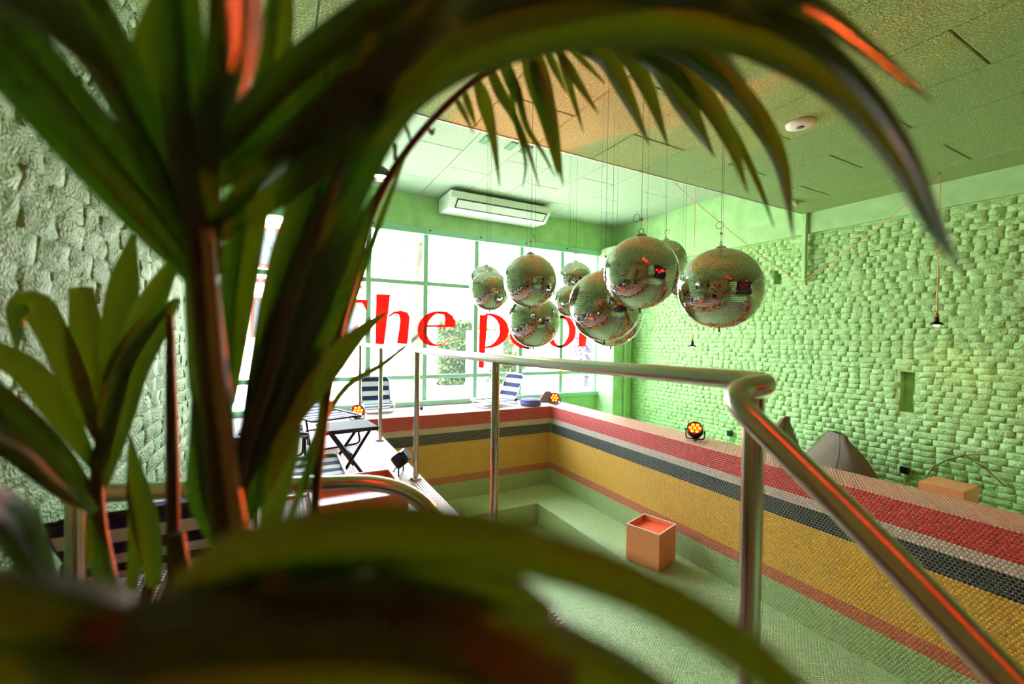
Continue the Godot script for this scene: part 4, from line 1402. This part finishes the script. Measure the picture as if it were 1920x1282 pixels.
	for k in 3:
		var px: float = [205, 325, 285][k]
		var a := at(px, 1080, 0.66)
		part("stem", tube([pot_b + Vector3(0.02 * k, 0.28, 0.0), a.lerp(pot_b, 0.5) + Vector3(0, 0.05, 0), a], [0.012, 0.010, 0.008], 8), M.palm_stalk, palm)
	frond(palm, bl(0.66, 0.7, [205, 1085, 24, 185, 980, 24, 182, 880, 20, 195, 780, 12]), [
		bl(0.68, 0.72, [190, 920, 16, 212, 800, 52, 240, 690, 62, 290, 610, 46, 335, 560, 8]),
		bl(0.7, 0.76, [200, 790, 12, 212, 660, 38, 232, 540, 46, 250, 440, 8]),
		bl(0.7, 0.74, [206, 720, 10, 250, 620, 34, 295, 545, 38, 335, 470, 4]),
		bl(0.68, 0.74, [190, 850, 10, 175, 730, 36, 160, 620, 46, 152, 536, 34]),
		bl(0.68, 0.72, [186, 830, 10, 140, 720, 40, 95, 620, 46, 60, 570, 50, 34, 590, 30, 32, 660, 4]),
		bl(0.68, 0.66, [180, 880, 12, 110, 770, 44, 50, 695, 46, -30, 650, 40]),
		bl(0.66, 0.6, [178, 940, 16, 100, 870, 66, 30, 800, 74, -40, 730, 60]),
		bl(0.62, 0.5, [180, 960, 14, 110, 905, 40, 40, 840, 56, -40, 800, 50]),
	])
	frond(palm, bl(0.64, 0.62, [325, 1090, 22, 324, 950, 22, 322, 800, 20, 318, 590, 12]), [
		bl(0.64, 0.66, [290, 1100, 20, 278, 1010, 40, 258, 920, 34, 243, 815, 3]),
		bl(0.64, 0.66, [245, 1110, 14, 258, 1020, 28, 252, 950, 18, 240, 880, 3]),
		bl(0.6, 0.6, [215, 1110, 16, 190, 1060, 30, 175, 1010, 20, 165, 960, 3]),
		bl(0.4, 0.3, [110, 1130, 20, 60, 1030, 60, 20, 970, 66, -40, 930, 60]),
	])

# ---------------------------------------------------------------- the street outside
func leaf_cloud(parent: Node3D, boxes: Array, count: int, size: float, c0: Color, c1: Color) -> void:
	var st := begin()
	for e in [0, 1]:
		var s := 1.0 if e == 0 else -1.0
		tri(st, Vector3(0, 0, 0), Vector3(0.35, 0.12, 0.6 * s) * 1.0, Vector3(1, 0, 0)) if s > 0 else tri(st, Vector3(0, 0, 0), Vector3(1, 0, 0), Vector3(0.35, 0.12, -0.6))
	var m := done(st)
	var mm := MultiMesh.new()
	mm.transform_format = MultiMesh.TRANSFORM_3D
	mm.use_colors = true
	mm.mesh = m
	mm.instance_count = count
	for k in count:
		var b: Array = boxes[k % boxes.size()]
		var c: Vector3 = b[0]
		var h: Vector3 = b[1]
		var p := Vector3(rng.randf_range(-1, 1), rng.randf_range(-1, 1), rng.randf_range(-1, 1))
		var ax := rng.randi() % 3
		p[ax] = (1.0 if rng.randf() < 0.5 else -1.0) * rng.randf_range(0.92, 1.06)
		var bs := Basis.from_euler(Vector3(rng.randf() * TAU, rng.randf() * TAU, rng.randf() * TAU)).scaled(Vector3.ONE * size * rng.randf_range(0.6, 1.3))
		mm.set_instance_transform(k, Transform3D(bs, c + p * h))
		mm.set_instance_color(k, c0.lerp(c1, rng.randf()))
	var mi := MultiMeshInstance3D.new()
	mi.name = "foliage"
	mi.multimesh = mm
	mi.material_override = M.street_leaf
	mi.set_meta("kind", "stuff")
	parent.add_child(mi, true)

func palm_tree(label: String, foot: Vector3, height: float, fronds: int, len_: float, fm: Material) -> void:
	var t := thing("palm_tree", label, "palm tree", foot, 0.0, "palm trees in the street")
	var path := PackedVector3Array()
	var rad := []
	for k in 24:
		var u := k / 23.0
		path.append(Vector3(0.15 * sin(u * 1.5), u * height, 0))
		rad.append(0.16 - 0.03 * u + (0.018 if k % 2 == 0 else 0.0))
	part("trunk", tube(path, rad, 12), M.palm_trunk, t)
	for f in fronds:
		var az := TAU * f / fronds + rng.randf() * 0.3
		var up := rng.randf_range(0.1, 1.0)
		var st := begin()
		var top: Vector3 = path[-1]
		var rp := PackedVector3Array()
		for k in 10:
			var u := k / 9.0
			rp.append(top + Vector3(cos(az) * len_ * u * 0.85, len_ * (up * u - 1.15 * u * u), sin(az) * len_ * u * 0.85))
		tube_to(st, rp, 0.015, 5)
		for k in range(1, 40):
			var u := k / 40.0 * 9.0
			var i := mini(int(u), 8)
			var p := rp[i].lerp(rp[i + 1], u - i)
			var d := (rp[i + 1] - rp[i]).normalized()
			var side := d.cross(Vector3.UP).normalized()
			for s in [-1.0, 1.0]:
				var tip: Vector3 = p + (side * s + d * 0.7 - Vector3.UP * 0.5).normalized() * len_ * 0.22 * (1.1 - k / 40.0)
				tri(st, p, p + d * 0.035, tip)
		part("frond", done(st), fm, t)

func street() -> void:
	struct("floor_street", span(Vector3(-40, -0.6, -60), Vector3(60, -0.2, ZW - 0.3)), M.pavement, "sunlit pavement outside the window")
	# hedge
	var t := thing("hedge", "clipped green hedge panel across the street", "hedge", Vector3(4.65, -0.2, -12.1))
	part("core", box(Vector3(0.0, 0.93, -0.2), Vector3(1.0, 1.8, 0.3)), M.hedge_core, t)
	leaf_cloud(t, [[Vector3(0.0, 0.93, -0.2), Vector3(0.54, 0.93, 0.2)]], 3000, 0.07, Color(0.02, 0.05, 0.008), Color(0.06, 0.11, 0.02))
	t = thing("hedge", "lower hedge stretch right of the white street cabinet", "hedge", Vector3(6.0, -0.2, -12.6))
	part("core", box(Vector3(0.0, 0.7, -0.2), Vector3(1.6, 1.7, 0.3)), M.hedge_core, t)
	leaf_cloud(t, [[Vector3(0.0, 0.75, -0.2), Vector3(0.85, 0.95, 0.2)]], 2500, 0.07, Color(0.02, 0.05, 0.008), Color(0.06, 0.11, 0.02))
	t = thing("shrub", "loose sunny shrub at the foot of the window", "shrub", Vector3(4.9, -0.2, -9.6))
	part("stem", tube([Vector3(0, 0, 0), Vector3(0.05, 0.6, 0)], 0.02, 6), M.palm_trunk, t)
	leaf_cloud(t, [[Vector3(0, 0.65, 0), Vector3(0.3, 0.3, 0.25)], [Vector3(0.15, 0.8, 0.1), Vector3(0.2, 0.2, 0.2)]], 500, 0.12, Color(0.05, 0.08, 0.012), Color(0.10, 0.12, 0.03))
	t = thing("street_cabinet", "white street cabinet in front of the hedge", "cabinet", Vector3(5.3, -0.2, -11.7))
	part("body", box(Vector3(0, 0.82, 0), Vector3(1.05, 1.6, 0.35), Basis(), 0.02), M.facade_white, t)
	part("plinth", box(Vector3(0, 0.04, 0), Vector3(1.1, 0.08, 0.4), Basis(), 0.01), M.pavement, t)
	part("door", box(Vector3(-0.26, 0.85, 0.18), Vector3(0.5, 1.4, 0.02), Basis(), 0.005), M.facade_white, t)
	part("door", box(Vector3(0.26, 0.85, 0.18), Vector3(0.5, 1.4, 0.02), Basis(), 0.005), M.facade_white, t)
	# bougainvillea column at the right
	t = thing("bougainvillea", "purple flowering climber at the right end of the window", "shrub", Vector3(8.1, -0.2, -10.4))
	part("stem", tube([Vector3(0, 0, 0), Vector3(0.05, 1.2, 0), Vector3(-0.05, 2.6, 0)], 0.12, 8), M.purple_stem, t)
	leaf_cloud(t, [[Vector3(0.1, 1.5, 0), Vector3(0.35, 1.1, 0.3)]], 900, 0.11, Color(0.05, 0.02, 0.055), Color(0.11, 0.06, 0.11))
	# palms
	palm_tree("tall street palm with speckled trunk outside the window", Vector3(3.55, -0.2, -13.0), 4.2, 13, 2.0, M.street_frond)
	palm_tree("blue-green street palm behind the capital T", Vector3(-1.4, -0.2, -15.5), 4.9, 13, 2.2, M.frond_blue_green)
	palm_tree("distant street palm on the right", Vector3(10.5, -0.2, -18.0), 5.2, 13, 2.3, M.street_frond)
	# facade across the street
	t = thing("street_building", "pale building with reddish window surrounds across the street", "building", Vector3(4, -0.2, -30))
	part("wall", box(Vector3(0, 5.0, -2), Vector3(46, 10, 4)), M.facade_white, t)
	part("cornice", box(Vector3(0, 10.1, -1.9), Vector3(46.6, 0.4, 4.6), Basis(), 0.05), M.facade_red, t)
	for k in 9:
		for j in 2:
			var w := part("window", box(Vector3(-18 + 4.4 * k, 2.4 + 4.2 * j, 0.03), Vector3(1.7, 2.4, 0.12), Basis(), 0.02), M.facade_red, t)
			part("pane", box(Vector3(-18 + 4.4 * k, 2.4 + 4.2 * j, 0.1), Vector3(1.3, 2.0, 0.04)), M.street_pane, w)
	for j in 2:
		part("string_course", box(Vector3(0, 4.6 + 4.3 * j, 0.05), Vector3(46, 0.22, 0.2), Basis(), 0.03), M.facade_red, t)

func _ready() -> void:
	rng.seed = 7
	noise.seed = 3
	noise.frequency = 1.0
	noise.fractal_octaves = 3
	fine.seed = 5
	fine.frequency = 1.0
	fine.fractal_octaves = 2
	camera_and_light()
	materials()
	room()
	pool()
	window()
	street()
	lettering()
	rails()
	mirror_balls()
	furniture()
	fittings()
	rear_bar()
	palms()
